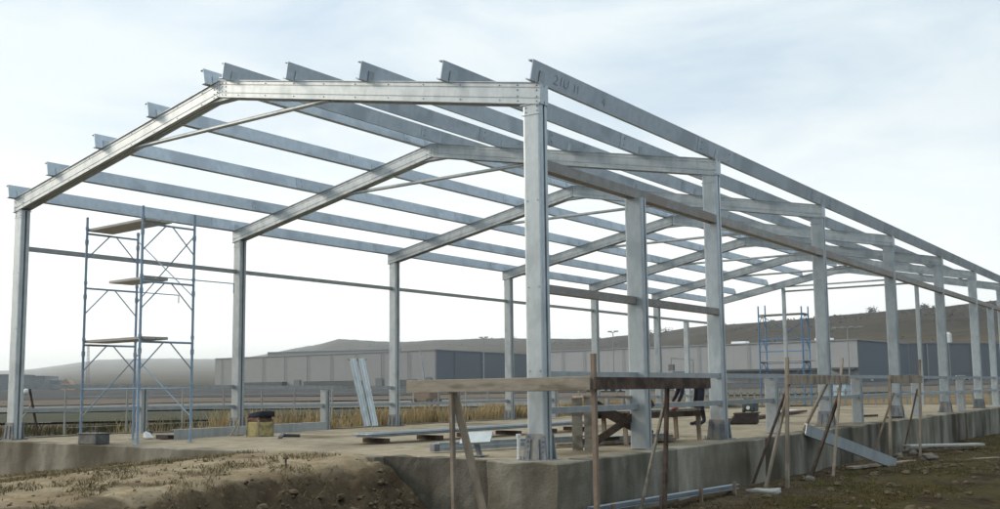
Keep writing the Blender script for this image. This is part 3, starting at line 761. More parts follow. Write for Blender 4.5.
stake(bb, (12.80,.79,-.64), (13.03,1.09,.71), .04, .03, 'wood_pale', 'brace')
bb2 = thing('batter_board', 'timber profile board with four leaning braces beside the second right-hand column', 'batter board', (13.1,6.2,-.7))
stake(bb2, (13.1,4.90,-.74), (13.1,5.12,1.26), .058, .05, 'wood')
stake(bb2, (13.06,7.20,-.70), (13.08,7.95,1.3), .05, .04, 'wood')
b = MB(); b.bar((13.145,4.98,.92), (13.135,8.10,.92), .03, .145); b.build('plank', M['wood'], bb2, .004)
stake(bb2, (12.52,5.0,-.68), (13.07,5.25,.86), .035, .035, 'wood_dark', 'brace')
stake(bb2, (12.80,4.80,-.70), (13.06,5.2,.72), .07, .035, 'wood', 'brace')
stake(bb2, (12.80,6.85,-.70), (13.04,7.8,.66), .07, .04, 'wood_dark', 'brace')
stake(bb2, (12.2,8.35,.02), (12.55,8.7,.86), .09, .035, 'wood', 'brace')
bb3 = thing('batter_board', 'furthest timber profile board with two thin reddish braces on the right side', 'batter board', (13.1,12,-.7))
stake(bb3, (13.1,10.62,-.82), (13.1,10.92,1.02), .06, .05, 'wood')
stake(bb3, (13.1,13.0,-.78), (13.1,13.45,1.36), .055, .045, 'wood')
b = MB(); b.bar((13.14,10.88,.93), (13.14,13.35,.93), .03, .16); b.build('plank', M['wood'], bb3, .004)
stake(bb3, (12.6,11.35,-.55), (13.05,11.35,.66), .05, .035, 'wood_red', 'brace')
stake(bb3, (12.52,14.1,-.62), (13.05,13.3,.72), .05, .035, 'wood_red', 'brace')

# ------------------------------------------------------------------ loose steel and timber
def steel_channel(name, label, p0, p1, h, d, m='galv', out=(0,-1,0), cat='steel section', n=1):
    b = MB(); channel(b, p0, p1, h, d, .008, out)
    o = b.build(name, M[m]); return tag(o, label, cat)
steel_channel('steel_channel', 'long galvanized channel lying along the left slab edge behind the crate', (3.30,1.25,.075), (1.25,7.0,-.0), .19, .10)
# two sections leaning on the left rail
lr = thing('leaning_steel_section', 'double galvanized section leaning against the left lower rails', 'steel section', (1.2, 8.0, -.12))
for k_, dx in enumerate((0, .17)):
    b = MB(); p0 = Vector((.95+dx*.6, 8.78+dx*1.0, -.11)); p1 = Vector((.24+dx*.6, 8.98+dx*1.2, 1.60))
    prof = notch_profile(.155, .10, (-.04,.04), .012, .012); b.prism(prof, p0, p1, (1,-.6,0)); b.build('channel', M['galv'], lr)
b = MB(); b.bar((.18,8.86,1.61), (.40,9.32,1.61), .15, .02); b.build('end_plate', M['shoe'], lr)
# sheet stack and loose beams in the middle
sp = thing('sheet_stack', 'stack of long bright roofing sheets on dark spacers across the slab', 'sheet stack', (7.8, 4.5, 0))
b = MB()
for i in range(3):
    o_ = .006*i; b.bar((7.45+o_,1.75-.05*i,.10+.022*i), (8.18+o_*2,7.4+.05*i,.13+.022*i), .42, .012)
    for k_ in range(4):
        dx = -.15+.10*k_; b.bar((7.45+o_+dx,1.77,.111+.022*i), (8.18+o_+dx,7.38,.141+.022*i), .03, .014)
b.build('sheets', M['galv'], sp)
for t_ in (.04, .25, .42, .6, .78, .95):
    x_, y_ = 7.45+.73*t_, 1.8+5.5*t_; b = MB(); b.bar((x_-.27,y_+.03,.035), (x_+.27,y_-.03,.035), .10, .072); b.build('spacer', M['wood_dark'], sp)
be = thing('box_beam', 'galvanized box beam lying on the slab behind the near corner column', 'steel section', (10.2, 1.8, 0))
b = MB(); prof = notch_profile(.12, .10, (-.03,.03), .008, .008); b.prism([(c-.05, a+.064) for a, c in prof], (9.87,.62,.005), (10.68,3.15,.005)); b.build('beam', M['galv'], be)
b = MB(); b.bar((9.845,.545,.06), (9.872,.628,.06), .11, .10); b.build('end_cap', M['shoe'], be)
b2_ = steel_channel('steel_channel', 'short channel lying behind the timber trestle on the slab', (10.9,2.6,.06), (11.35,4.6,.06), .11, .12)
st = thing('roller_stand', 'small T-shaped steel stand with a tilted flat top by the near corner column', 'stand', (10.84,.24,0))
b = MB(); b.box((10.74,.16,0), (10.94,.34,.012)); b.build('foot', M['shoe'], st)
b = MB(); b.bar((10.85,.26,.01), (10.80,.24,.20), .05, .05, (0,1,0)); b.build('leg', M['shoe'], st)
b = MB(); b.bar((10.62,.18,.215), (10.98,.34,.235), .24, .022, (.45,-.45,1)); b.build('top', M['galv'], st)
b = MB(); b.tube((11.64,-.02,.0), (11.64,-.02,.27), .02, 8); b.tube((11.64,-.02,.27), (11.64,-.02,.30), .03, 8)
tag(b.build('anchor_rod', M['white']), 'short white rod standing upright against the near corner column foot', 'rod')

# trestle and work table by the right wall
tr = thing('timber_trestle', 'timber trestle with crossed dark braces beside the bay post', 'trestle', (11.8, 2.0, 0))
for i in range(2):
    b = MB(); x_ = 11.40+.15*i; y_ = 1.72+.07*i; b.bar((x_,y_,.0), (x_,y_,.70), .14, .03, (.43,-.9,0)); b.build('end_board', M['wood_pale'], tr, .003)
b = MB(); b.bar((11.52,1.90,.62), (11.98,2.75,.16), .03, .15); b.build('cross_brace', M['wood_dark'], tr, .003)
b = MB(); b.bar((11.56,1.95,.12), (12.02,2.74,.62), .03, .10); b.build('cross_brace', M['wood_dark'], tr, .003)
b = MB(); b.bar((11.40,1.75,.715), (11.78,2.55,.70), .26, .03); b.build('top', M['wood'], tr, .003)
wt = thing('work_table', 'rough timber work table with a pale top behind the bay post', 'table', (11.3, 3.9, 0))
b = MB()
for i in range(3):
    o_ = .17*i; b.bar((10.95+o_,3.05-.05*i,.475), (11.32+o_,5.05-.05*i,.475), .16, .035)
b.build('tabletop', M['wood_pale'], wt, .003)
b = MB(); b.bar((11.42,3.0,.415), (11.78,4.95,.415), .03, .085); b.build('apron', M['wood_dark'], wt)
b = MB(); b.bar((10.86,3.1,.415), (11.22,5.05,.415), .03, .085); b.build('apron', M['wood_dark'], wt)
for (x_, y_) in ((11.36,3.15),(11.74,4.85),(10.95,3.25),(11.30,4.95)):
    b = MB(); b.bar((x_,y_,0), (x_-.02,y_,.45), .06, .045, (0,1,0)); b.build('leg', M['wood'], wt, .003)
RX, RY = 11.62, 4.25
rb = thing('red_can', 'small red plastic can standing on the work table', 'can', (RX,RY,.495))
b = MB(); b.tube((RX,RY,.495), (RX,RY,.585), .055, 14, .062); b.build('body', M['red'], rb)
b = MB(); b.tube((RX,RY,.585), (RX,RY,.60), .064, 14); b.build('lid', M['red'], rb)

# worker bent over beyond the second right column
def skin(name, pts, edges, m, parent, lv=2):
    c = rootloc(parent)
    me = bpy.data.meshes.new(name); me.from_pydata([Vector(p[:3])-c for p in pts], edges, [])
    o = bpy.data.objects.new(name, me); COL.objects.link(o); o.parent = parent
    me.materials.append(m)
    s = o.modifiers.new('skin', 'SKIN'); s.use_smooth_shade = True
    lay = me.skin_vertices[0] if me.skin_vertices else None
    if lay is None:
        bpy.context.view_layer.objects.active = o
        lay = me.skin_vertices.new() if hasattr(me.skin_vertices, 'new') else me.skin_vertices[0]
    for i, p in enumerate(pts):
        r_ = p[3] if isinstance(p[3], tuple) else (p[3], p[3]); lay.data[i].radius = r_
        lay.data[i].use_root = (i == 0)
    u = o.modifiers.new('sub', 'SUBSURF'); u.levels = lv; u.render_levels = lv
    return o
PB = Vector((9.36, 10.24, 0))
pe = thing('person', 'worker in dark clothes bending forward beyond the second right-hand column', 'person', PB)
def W3(u, v, z): # u = towards picture left (the way the worker leans), v = away from the camera
    return PB+Vector((-.80*u-.60*v, -.60*u+.80*v, z))
def wp(u, v, z, r): p = W3(u, v, z); return (p.x, p.y, p.z, r)
body_pts = [wp(0,0,.86,(.14,.12)), wp(.10,0,.93,(.13,.12)), wp(.28,0,.98,(.15,.12)), wp(.44,0,.97,(.15,.11)), wp(.53,0,.95,(.06,.06)),
    wp(.03,-.10,.80,.095), wp(.05,-.12,.45,.065), wp(-.02,-.12,.09,.045), wp(.10,-.13,.035,.042), wp(.19,-.14,.03,.03),
    wp(.03,.10,.80,.095), wp(.10,.13,.46,.065), wp(.03,.14,.09,.045), wp(.15,.15,.035,.042), wp(.24,.16,.03,.03),
    wp(.43,-.17,.94,.06), wp(.46,-.20,.68,.045), wp(.55,-.16,.46,.034),
    wp(.43,.17,.94,.06), wp(.48,.20,.69,.045), wp(.60,.15,.50,.034)]
body_e = [(0,1),(1,2),(2,3),(3,4),(0,5),(5,6),(6,7),(7,8),(8,9),(0,10),(10,11),(11,12),(12,13),(13,14),(3,15),(15,16),(16,17),(3,18),(18,19),(19,20)]
bo = skin('clothed_body', body_pts, body_e, M['cloth_dark'], pe)
hd = MB(); hc = W3(.64,0,.95); hd.ball(hc, .105, (1.1,.85,1.0), 14, 10); hd.ball(hc+Vector((-.80,-.60,-.15))*.10, .018, (1,1,1.4), 8, 5)
hd.tube(W3(.52,0,.95), W3(.60,0,.95), .055, 10)
for s_ in (-1, 1): hd.ball(W3(.62,.092*s_,.95), .03, (.6,.5,1), 8, 5)
hd.build('head', M['skin'], pe, smooth=True)
hr = MB(); hr.ball(W3(.625,0,.985), .108, (1.08,.9,.9), 14, 8); hr.build('hair', M['hair'], pe, smooth=True)
for sgn, base in ((-1, wp(.55,-.16,.46,0)), (1, wp(.60,.15,.50,0))):
    b0 = Vector(base[:3]); dn = Vector((-.16,-.12,-.98)).normalized(); sd2 = Vector((-.6,.8,0)); fw2 = Vector((-.8,-.6,0))
    pts = [(*b0, .030), (*(b0+dn*.07), (.036,.022))]; ed = [(0,1)]
    for i in range(4):
        q = b0+dn*.085+sd2*(.027-.018*i); ln = (.06,.072,.068,.052)[i]
        pts += [(*q, .010), (*(q+dn*ln*.55+fw2*.008), .0095), (*(q+dn*ln+fw2*.026), .008)]; k0 = len(pts)-3
        ed += [(1,k0),(k0,k0+1),(k0+1,k0+2)]
    q = b0+dn*.03+fw2*.03; pts += [(*q, .012), (*(q+dn*.045+fw2*.03), .009)]; ed += [(0,len(pts)-2),(len(pts)-2,len(pts)-1)]
    skin('hand', pts, ed, M['glove'], pe, 1)

# small gear on the slab
tb = thing('tool_crate', 'dark dusty crate at the foot of the blue scaffold tower', 'crate', (3.3,-.3,0))
b = rough_box((3.04,-.40,.0), (3.56,-.14,.165), (6,4,3), .012, 31); b.build('body', M['toolbox'], tb, .01)
b = MB(); b.box((3.025,-.415,.165), (3.575,-.125,.182)); b.build('lid', M['toolbox'], tb, .006)
b = MB(); b.path([(3.2,-.28,.18),(3.2,-.28,.21),(3.42,-.28,.21),(3.42,-.28,.18)], .01); b.build('handle', M['black'], tb)
pk = thing('pail', 'little dark pail standing behind the blue scaffold tower', 'pail', (2.2,1.55,-.02))
b = MB(); b.tube((2.2,1.55,-.02), (2.2,1.55,.12), .06, 12, .075); b.build('body', M['toolbox'], pk)
b = MB(); b.path([(2.13,1.55,.12),(2.16,1.55,.17),(2.24,1.55,.17),(2.27,1.55,.12)], .006); b.build('handle', M['black'], pk)
wb = thing('paper_sack', 'small white torn sack leaning on a dark block on the slab', 'sack', (2.65,1.3,0))
b = MB(); b.add([(2.52,1.2,0),(2.68,1.16,0),(2.74,1.3,0),(2.56,1.36,0),(2.50,1.22,.12),(2.60,1.2,.15),(2.66,1.28,.10),(2.54,1.32,.07)], [(3,2,1,0),(4,5,6,7),(0,1,5,4),(1,2,6,5),(2,3,7,6),(3,0,4,7)]); b.build('sack', M['white'], wb, .02)
tag(rough_box((2.78,1.28,.0), (3.15,1.42,.075), (4,2,2), .01, 77).build('dark_block', M['tub'], None, .008), 'flat dark block lying beside the small white sack', 'block')
yc = thing('yellow_crate', 'yellowish crate heaped with brown and black cloth by the left wall', 'crate', (3.55,3.0,0))
b = rough_box((3.42,2.83,-.02), (3.76,3.20,.25), (5,4,4), .012, 12); b.build('body', M['yellow'], yc, .008)
for q in range(4):
    b = MB(); x_, y_ = ((3.43,2.84),(3.75,2.84),(3.43,3.19),(3.75,3.19))[q]; b.bar((x_,y_,-.02), (x_,y_,.30), .03, .03, (0,1,0)); b.build('corner_post', M['wood'], yc)
b = rough_box((3.45,2.86,.22), (3.74,3.18,.34), (7,6,3), .05, 14); b.build('cloth', M['cloth_brown'], yc, smooth=True)
b = rough_box((3.40,2.86,.33), (3.80,3.18,.43), (7,6,3), .05, 15); tag(b.build('work_jacket', M['cloth_dark'], None, smooth=True), 'black jacket lying on top of the yellowish crate', 'jacket')
b = MB(); b.bar((3.42,2.62,0), (3.36,2.72,.36), .03, .02, (0,1,0)); b.bar((3.30,2.55,0), (3.36,2.72,.30), .03, .02, (0,1,0)); b.bar((3.2,2.6,.01), (3.5,2.7,.01), .03, .02)
tag(b.build('stick_prop', M['wood_pale']), 'pair of pale sticks propped beside the yellowish crate', 'sticks')
gr = thing('angle_grinder', 'small dark hand power tool lying on the floor by the crate', 'power tool', (4.95,2.5,0))
b = MB(); b.tube((4.86,2.42,.05), (5.12,2.60,.04), .035, 10, .028); b.build('body', M['black'], gr)
b = MB(); b.tube((4.83,2.40,.045), (4.86,2.42,.015), .065, 14); b.build('disc', M['shoe'], gr)
b = MB(); b.tube((4.9,2.45,.05), (4.84,2.54,.07), .014, 8); b.build('handle', M['white'], gr)
gn = thing('generator', 'dark green generator box with round white cap out on the slab', 'generator', (6.0,21.4,-.05))
b = rough_box((5.80,21.2,-.01), (6.22,21.55,.33), (3,3,3), .004, 41); b.build('body', M['green_dark'], gn, .02)
b = MB(); b.tube((6.02,21.2,.11), (6.02,21.15,.11), .06, 14); b.build('cap', M['white'], gn)
b = MB(); b.path([(5.83,21.3,.33),(5.83,21.3,.40),(6.19,21.3,.40),(6.19,21.3,.33)], .015); b.build('handle', M['black'], gn)
for x_ in (5.86, 6.15):
    b = MB(); b.tube((x_-.03,21.2,.03), (x_+.03,21.2,.03), .08, 12); b.build('wheel', M['black'], gn)
mt = thing('mortar_tub', 'dark brown tipped tub beside a board on the slab', 'tub', (9.95,11.1,0))
b = MB(); b.add([(9.64,10.88,0),(10.26,11.10,0),(10.16,11.42,0),(9.56,11.22,0),(9.80,10.93,.22),(10.26,11.08,.24),(10.18,11.40,.24),(9.72,11.25,.22)], [(3,2,1,0),(4,5,6,7),(0,1,5,4),(1,2,6,5),(2,3,7,6),(3,0,4,7)]); b.build('tub', M['tub'], mt, .025)
b = MB(); b.path([(9.79,10.92,.225),(10.27,11.075,.245),(10.19,11.41,.245),(9.71,11.26,.225),(9.79,10.92,.225)], .016); b.build('rim', M['tub'], mt)
b = MB(); b.bar((9.2,12.3,.05), (8.06,20.4,.04), .26, .05); tag(b.build('loose_board', M['wood_dark']), 'long brown board lying across the far slab', 'board')
b = MB(); b.bar((6.7,22.5,-.01), (7.2,22.2,-.01), .5, .05); tag(b.build('foam_sheet', M['white']), 'white foam sheet lying flat near the generator', 'sheet')
for i, (x_, y_) in enumerate(((12.0,15.4),(11.1,16.6))):
    b = MB(); b.bar((x_-.1,y_-.25,.03), (x_+.1,y_+.25,.03), .07, .05)
    tag(b.build('wood_offcut', M['wood_dark']), ('dark offcut on the slab near the third short post', 'dark offcut on the slab just left of the fourth column')[i], 'offcut', 'offcuts lying on the slab')

for i, (p0_, p1_, m_, lb) in enumerate((((10.7,2.2,.03),(11.5,4.4,.03),'wood','long plank on the floor beside the crossed trestle braces'),((10.5,2.9,.03),(11.0,5.3,.03),'wood_pale','pale plank on the floor left of the work table'),((10.9,2.5,.085),(11.05,4.6,.07),'wood_dark','dark plank laid over the two floor planks by the trestle'))):
    b = MB(); b.bar(p0_, p1_, .16, .045); tag(b.build('loose_plank', M[m_], None, .004), lb, 'plank')
# along the foot of the right wall
pr_ = thing('pegged_rail', 'long grey rail held on pegs along the foot of the foundation wall', 'rail', (12.65,2,-.7))
b = MB(); channel(b, (12.60,.0,-.53), (12.76,3.80,-.58), .06, .09, .006, (1,0,0)); b.build('rail', M['galv_dull'], pr_)
for t_ in (.1, .4, .68, .95):
    b = MB(); x_, y_ = 12.66+.16*t_, 3.8*t_; b.bar((x_,y_,-.85), (x_,y_,-.50), .04, .04, (1,0,0)); b.build('peg', M['wood_red'], pr_)
b = rough_box((12.80,4.05,-.72), (13.22,4.36,-.645), (7,6,3), .04, 51); tag(b.build('cement_sack', M['sack'], None, smooth=True), 'flattened white cement sack on the dark soil under the braces', 'sack')
o_ = steel_channel('steel_channel', 'galvanized channel slanting from the slab edge down to the soil', (12.44,7.70,.06), (13.36,9.95,-.66), .20, .07, 'galv', (-1,0,0))
b = MB(); b.bar((12.62,13.85,-.55), (13.75,16.05,-.60), .24, .05); tag(b.build('loose_board', M['plank_grey'], None, .004), 'grey board lying on the soil near the far right wall', 'board')
b = MB(); b.bar((12.92,8.6,-.655), (13.45,10.9,-.665), .16, .045); tag(b.build('loose_board', M['wood'], None, .004), 'brown board lying at the end of the slanting channel', 'board')
b = MB(); b.bar((13.9,9.1,-.70), (14.1,10.9,-.70), .12, .04); tag(b.build('loose_board', M['wood_dark'], None, .004), 'dark board half sunk in the turf', 'board')
b = MB(); b.bar((14.0,12.2,-.72), (14.6,13.2,-.72), .13, .05); tag(b.build('loose_board', M['wood'], None, .004), 'short pale board lying alone on the turf', 'board')
for i, (x_, y_, s_, lb) in enumerate(((12.85,12.2,.10,'pale stone at the wall under the furthest profile board'),(12.95,13.1,.09,'pale stone just right of the furthest profile board'),(13.6,11.6,.14,'pale lump of rubble on the turf by the grey board'),(13.0,6.2,.08,'pale stone under the leaning braces'),(12.2,-.62,.06,'pale brick bit on the soil at the corner block'))):
    b = MB(); b.ball((x_,y_,near_z(x_,y_)+s_*.4), s_, (1.2,.9,.7), 9, 6)
    b.v = [tuple(Vector(v)+Vector((1,1,1))*mnoise.noise(Vector(v)*9)*s_*.5) for v in b.v]
    tag(b.build('stone', M['stone']), lb, 'stone', 'stones along the right wall')
b = MB(); b.tube((9.3,-1.55,-.08), (9.3,-1.55,.03), .012, 8); b.box((9.275,-1.575,.025), (9.325,-1.525,.045))
tag(b.build('survey_peg', M['wood_dark']), 'tiny dark survey peg on the earth mound by the slab', 'peg')

# left side: props, reeds fence
pp = thing('timber_prop', 'dark leaning stake with a pale strut and white cloth beyond the left front column', 'prop', (-1.2,1.3,-.3))
b = MB(); b.bar((-1.25,1.45,-.35), (-1.30,1.18,.93), .035, .035, (1,0,0)); b.build('stake', M['wood_dark'], pp)
b = MB(); b.bar((-1.32,.95,.15), (-1.30,1.26,.66), .03, .03, (1,0,0)); b.build('strut', M['wood_pale'], pp)
b = MB(); b.ball((-1.32,1.12,.88), .05, (1,1,1.3), 10, 6); b.build('cloth', M['white'], pp)
af = thing('a_frame', 'reddish timber A-frame standing in the dry grass behind the left wall', 'trestle', (-2.4,15.6,-.3))
for (x0_, y0_) in ((-2.75,15.1),(-2.35,16.1),(-2.0,15.6)):
    b = MB(); b.bar((x0_,y0_,-.35), (-2.4,15.6,.48), .06, .04, (1,0,0)); b.build('leg', M['wood_red'], af)
fe = thing('wire_fence', 'wire fence on thin pale posts beyond the left wall', 'fence', (-4,18,-.3))
fy = [3.0,4.6,6.2,7.5,8.8,10.0,11.5,13.2,15.2,16.5,18,19.3,20.8,22.4,24,25.6,27.2,28.8,30.4,32,34,36,38,40]
for y_ in fy:
    b = MB(); z_ = near_z(-3, y_); b.bar((-3,y_,z_-.1), (-3,y_,z_+1.24), .034, .034, (1,0,0)); b.build('post', M['post_conc'], fe)
b = MB()
for h_ in (.35, .7, 1.05):
    for a_, c_ in zip(fy, fy[1:]): b.tube((-3.03,a_,-.3+h_), (-3.03,c_,-.3+h_), .004, 4)
b.build('wires', M['wire'], fe)
pf = thing('picket_fence', 'grey green picket fence across the land beyond the far gable', 'fence', (6,46,-.9))
b = MB(); b.box((-8,46,-.45), (16,46.04,-.38)); b.box((-8,46,.38), (16,46.04,.45)); b.build('rail', M['picket'], pf)
b = MB()
for i in range(61): x_ = -8+.4*i; b.box((x_,46.045,-.95), (x_+.10,46.07,.62+.05*math.sin(i*2.3)))
b.build('pickets', M['picket'], pf)
hp = thing('hoist_post', 'thin dark post with a horizontal arm beyond the far left corner of the frame', 'post', (-1.78,34,-.8))
b = MB(); b.bar((-1.78,34,-.9), (-1.77,34,2.05), .07, .07, (1,0,0)); b.build('post', M['pole'], hp)
b = MB(); b.bar((-1.74,34,2.04), (-2.9,34,2.15), .06, .06); b.build('arm', M['pole'], hp)
b = MB(); b.box((-3.0,33.9,1.55), (-2.75,34.1,1.85)); b.bar((-2.88,34,1.85), (-2.88,34,2.15), .02, .02, (1,0,0)); b.build('hook_block', M['shoe'], hp)
for i, (x_, y_) in enumerate(((-.75,24.0),(-.85,25.4))):
    b = MB(); z_ = -.2; b.bar((x_,y_,-.4), (x_,y_,.42), .16, .12, (1,0,0)); b.box((x_-.1,y_-.08,.42), (x_+.1,y_+.08,.47))
    tag(b.build('marker_post', M['post_conc']), ('short pale marker post seen left of the crossed braces', 'short pale marker post seen right of the crossed braces')[i], 'post', 'pale marker posts')

# ------------------------------------------------------------------ far buildings
def hall(name, label, corners, z0, z1, mats, cat='industrial hall', parapet=.5):
    """corners: list of plan points; each wall a part, with a flat roof"""
    c = sum((Vector((p.x, p.y, 0)) for p in corners), Vector())/len(corners)
    root = thing(name, label, cat, (c.x, c.y, z0))
    n = len(corners)
    for i in range(n):
        p, q = corners[i], corners[(i+1) % n]
        d = Vector((q.x-p.x, q.y-p.y, 0)); ln = d.length; d.normalize()
        me = bpy.data.meshes.new('wall'); t = .3
        me.from_pydata([(0,0,0),(ln,0,0),(ln,0,z1-z0),(0,0,z1-z0),(0,t,0),(ln,t,0),(ln,t,z1-z0),(0,t,z1-z0)], [], [(0,1,2,3),(5,4,7,6),(3,2,6,7),(1,5,6,2),(4,0,3,7)])
        me.materials.append(M[mats[i % len(mats)]])
        o = bpy.data.objects.new('wall', me); COL.objects.link(o); o.parent = root
        o.location = (p.x-c.x, p.y-c.y, 0); o.rotation_euler = (0,0,math.atan2(d.y, d.x))
        # eaves trim
        b = MB(); b.bar(Vector((p.x,p.y,z1+.15)), Vector((q.x,q.y,z1+.15)), .5, .3); b.build('roof_edge', M['pole'], root)
    b = MB(); b.add([(p.x,p.y,z1-.05) for p in corners], [tuple(range(n))]); b.build('roof', M['roof_white'], root)
    return root
def pl_(az, d): v = polar(az, d, 0); return v
A, Bc, Cc = pl_(51.4,405), pl_(39.22,322), pl_(31.0,420)
Dd = A+(Cc-Bc)
h1 = hall('industrial_hall', 'large grey windowless hall at left with dark loading bays along its foot', [A, Bc, Cc, Dd], .3, 12.95, ['clad_grey','clad_shade','clad_grey','clad_shade'])
wall_d = (Bc-A).normalized(); wall_n = Vector((wall_d.y, -wall_d.x, 0))
if wall_n.dot(CAM-A) < 0: wall_n = -wall_n
def facade(h, P, Q, zt, ts, name, w, z0, z1, m, out=.35):
    d = (Q-P).normalized(); nrm = Vector((d.y,-d.x,0))
    if nrm.dot(CAM-P) < 0: nrm = -nrm
    for t in ts:
        p = P.lerp(Q, t)+nrm*out; a_ = p-d*w/2; c_ = p+d*w/2
        b = MB(); b.bar(Vector((a_.x,a_.y,(z0+z1)/2)), Vector((c_.x,c_.y,(z0+z1)/2)), .12, z1-z0); b.build(name, M[m], h)
facade(h1, A, Bc, 0, [.04+.107*i for i in range(9)], 'downpipe', .14, .4, 12.9, 'clad_mid')
facade(h1, A, Bc, 0, (.42,.78,.97), 'door', 3.2, .4, 4.4, 'clad_mid')
facade(h1, Bc, Cc, 0, [.1+.16*i for i in range(6)], 'downpipe', .28, .4, 12.9, 'clad_mid')
for t0, t1 in ((.12,.37),(.47,.71),(.86,.93)):
    b = MB(); p = A.lerp(Bc, t0)+wall_n*1.2; q = A.lerp(Bc, t1)+wall_n*1.2
    b.bar(Vector((p.x,p.y,2.6)), Vector((q.x,q.y,2.6)), 2.2, 2.2); b.build('loading_bay', M['dock'], h1)
E1, E2 = pl_(33.2,312), pl_(16.02,266)
side = Vector((2.5, 40, 0))
h2 = hall('industrial_hall', 'long light grey hall seen between the middle columns', [E1, E2, E2+side, E1+side], .3, 11.6, ['clad_light','clad_shade','clad_light','clad_mid'])
facade(h2, E1, E2, 0, (.08,.16,.30,.42,.55,.70,.86), 'downpipe', .16, .4, 11.5, 'clad_light')
facade(h2, E1, E2, 0, (.22,.36,.49), 'door', 4.0, .4, 4.8, 'clad_mid')
for t_ in (.34,.66,.90):
    p = E1.lerp(E2, t_); b = MB(); b.box((p.x-2.0,p.y+3,11.5), (p.x+2.0,p.y+6,12.6)); b.build('skylight', M['roof_white'], h2)
for t0, t1 in ((.60,.90),(.93,1.0)):
    b = MB(); p = E1.lerp(E2, t0); q = E1.lerp(E2, t1); b.bar(Vector((p.x,p.y-1.5,4.6)), Vector((q.x,q.y-1.5,4.6)), 3.0, .5); b.build('canopy', M['dock'], h2)
F1, F2 = pl_(14.6,305), pl_(9.84,325)
h3 = hall('industrial_hall', 'blue grey hall at right behind the furthest right columns', [F1, F2, F2+Vector((20,60,0)), F1+Vector((10,60,0))], .3, 12.0, ['clad_mid','clad_shade'])
facade(h3, F1, F2, 0, (.15,.4,.62,.85), 'downpipe', .3, .4, 11.9, 'clad_light')
G1, G2 = pl_(48.6,560), pl_(41.2,520)
h4 = hall('industrial_hall', 'pale low roofed hall rising just behind the large left hall', [G1, G2, G2+Vector((-60,60,0)), G1+Vector((-60,60,0))], 0, 21.0, ['clad_grey'])
for i, (a0, a1, d, h_, lb, mm) in enumerate(((63.4,61.1,620,10.8,'far dark block at the left edge of the view','far_dark'),(60.95,59.95,600,9.6,'far grey block right of the left front column','far_dark'),(59.9,59.2,610,7.2,'far low shed beside the grey block','far_dark'))):
    p, q = pl_(a0, d), pl_(a1, d)
    hall('far_building', lb, [p, q, q+Vector((-20,20,0)), p+Vector((-20,20,0))], -.5, h_, [mm], 'building')
p, q = pl_(59.15,590), pl_(58.7,590)
fh = thing('far_hut', 'tiny orange hut beyond the left fields', 'hut', ((p.x+q.x)/2, (p.y+q.y)/2, 0))
b = MB(); dd = Vector((-8,8,0)); b.add([(p.x,p.y,0),(q.x,q.y,0),(*(q+dd).xy,0),(*(p+dd).xy,0),(p.x,p.y,5.5),(q.x,q.y,5.5),(*(q+dd).xy,5.5),(*(p+dd).xy,5.5)], [(4,5,6,7),(0,1,5,4),(1,2,6,5),(2,3,7,6),(3,0,4,7)]); b.build('wall', M['hut'], fh)
m_ = (p+q)/2; b = MB(); b.add([(p.x,p.y,5.51),(q.x,q.y,5.51),(*(q+dd).xy,5.51),(*(p+dd).xy,5.51),(*(m_).xy,8.2),(*(m_+dd).xy,8.2)], [(0,1,4),(2,3,5),(1,2,5,4),(3,0,4,5)]); b.build('roof', M['wood_red'], fh)
# white tank and white roofs on the slope
v = polar(11.55, 560, 0); zt = elev(2.30, 560)
wt_ = thing('white_tank', 'bright white block standing on the right hillside', 'tank', (v.x, v.y, zt-6))
b = MB(); b.box((v.x-1.6,v.y-1.6,zt-4), (v.x+1.6,v.y+1.6,zt+2.4)); b.build('tank', M['white'], wt_, .4)
b = MB(); b.box((v.x-.8,v.y-.8,zt+2.4), (v.x+.8,v.y+.8,zt+3.0)); b.build('hatch', M['white'], wt_)

# lamp masts and poles
def lamp(label, az, el, d, twin=True, heads=2):
    v = polar(az, d); zt = elev(el, d)
    r = thing('lamp_mast', label, 'lamp mast', (v.x, v.y, v.z), 'lamp masts by the halls')
    b = MB(); b.tube((v.x,v.y,v.z), (v.x,v.y,zt), .13, 8, .08); b.build('pole', M['pole'], r)
    for s_ in range(heads):
        o_ = (s_-(heads-1)/2)*1.5
        b = MB(); b.tube((v.x,v.y,zt), (v.x+o_,v.y,zt+.15), .07, 6); b.box((v.x+o_-.4,v.y-.25,zt+.1), (v.x+o_+.4,v.y+.25,zt+.35)); b.build('lamp_head', M['pole'], r)
lamp('tall lamp mast in front of the dark hall side', 36.5, 2.8, 230, heads=2)
lamp('tall lamp mast over the light hall left of the bay post', 29.14, 3.02, 215, heads=2)
lamp('wide topped lamp mast beside the corner of the light hall', 16.48, 2.95, 190, heads=4)
v = polar(57.9, 330); zt = elev(2.4, 330)
lm = thing('lattice_mast', 'faint lattice mast seen through the scaffold tower', 'mast', (v.x, v.y, v.z))
b = MB()
for (dx, dy) in ((-.6,0),(.6,0),(0,.9)): b.tube((v.x+dx,v.y+dy,v.z), (v.x+dx*.4,v.y+dy*.4,zt), .07, 5)
for i in range(12):
    z_ = v.z+(zt-v.z)*i/12; z2 = v.z+(zt-v.z)*(i+1)/12; f_ = 1-.6*i/12; b.tube((v.x-.6*f_,v.y,z_), (v.x+.6*f_,v.y,z2), .04, 4)
b.build('lattice', M['pole'], lm)
v = polar(39.75, 120); q_ = polar(40.12, 121, elev(2.25, 121))
cr_ = thing('crane_boom', 'thin leaning crane boom in front of the large left hall', 'crane', (v.x, v.y, v.z))
b = MB(); b.tube(Vector((v.x,v.y,v.z+.8)), q_, .16, 6, .08); b.build('boom', M['pole'], cr_)
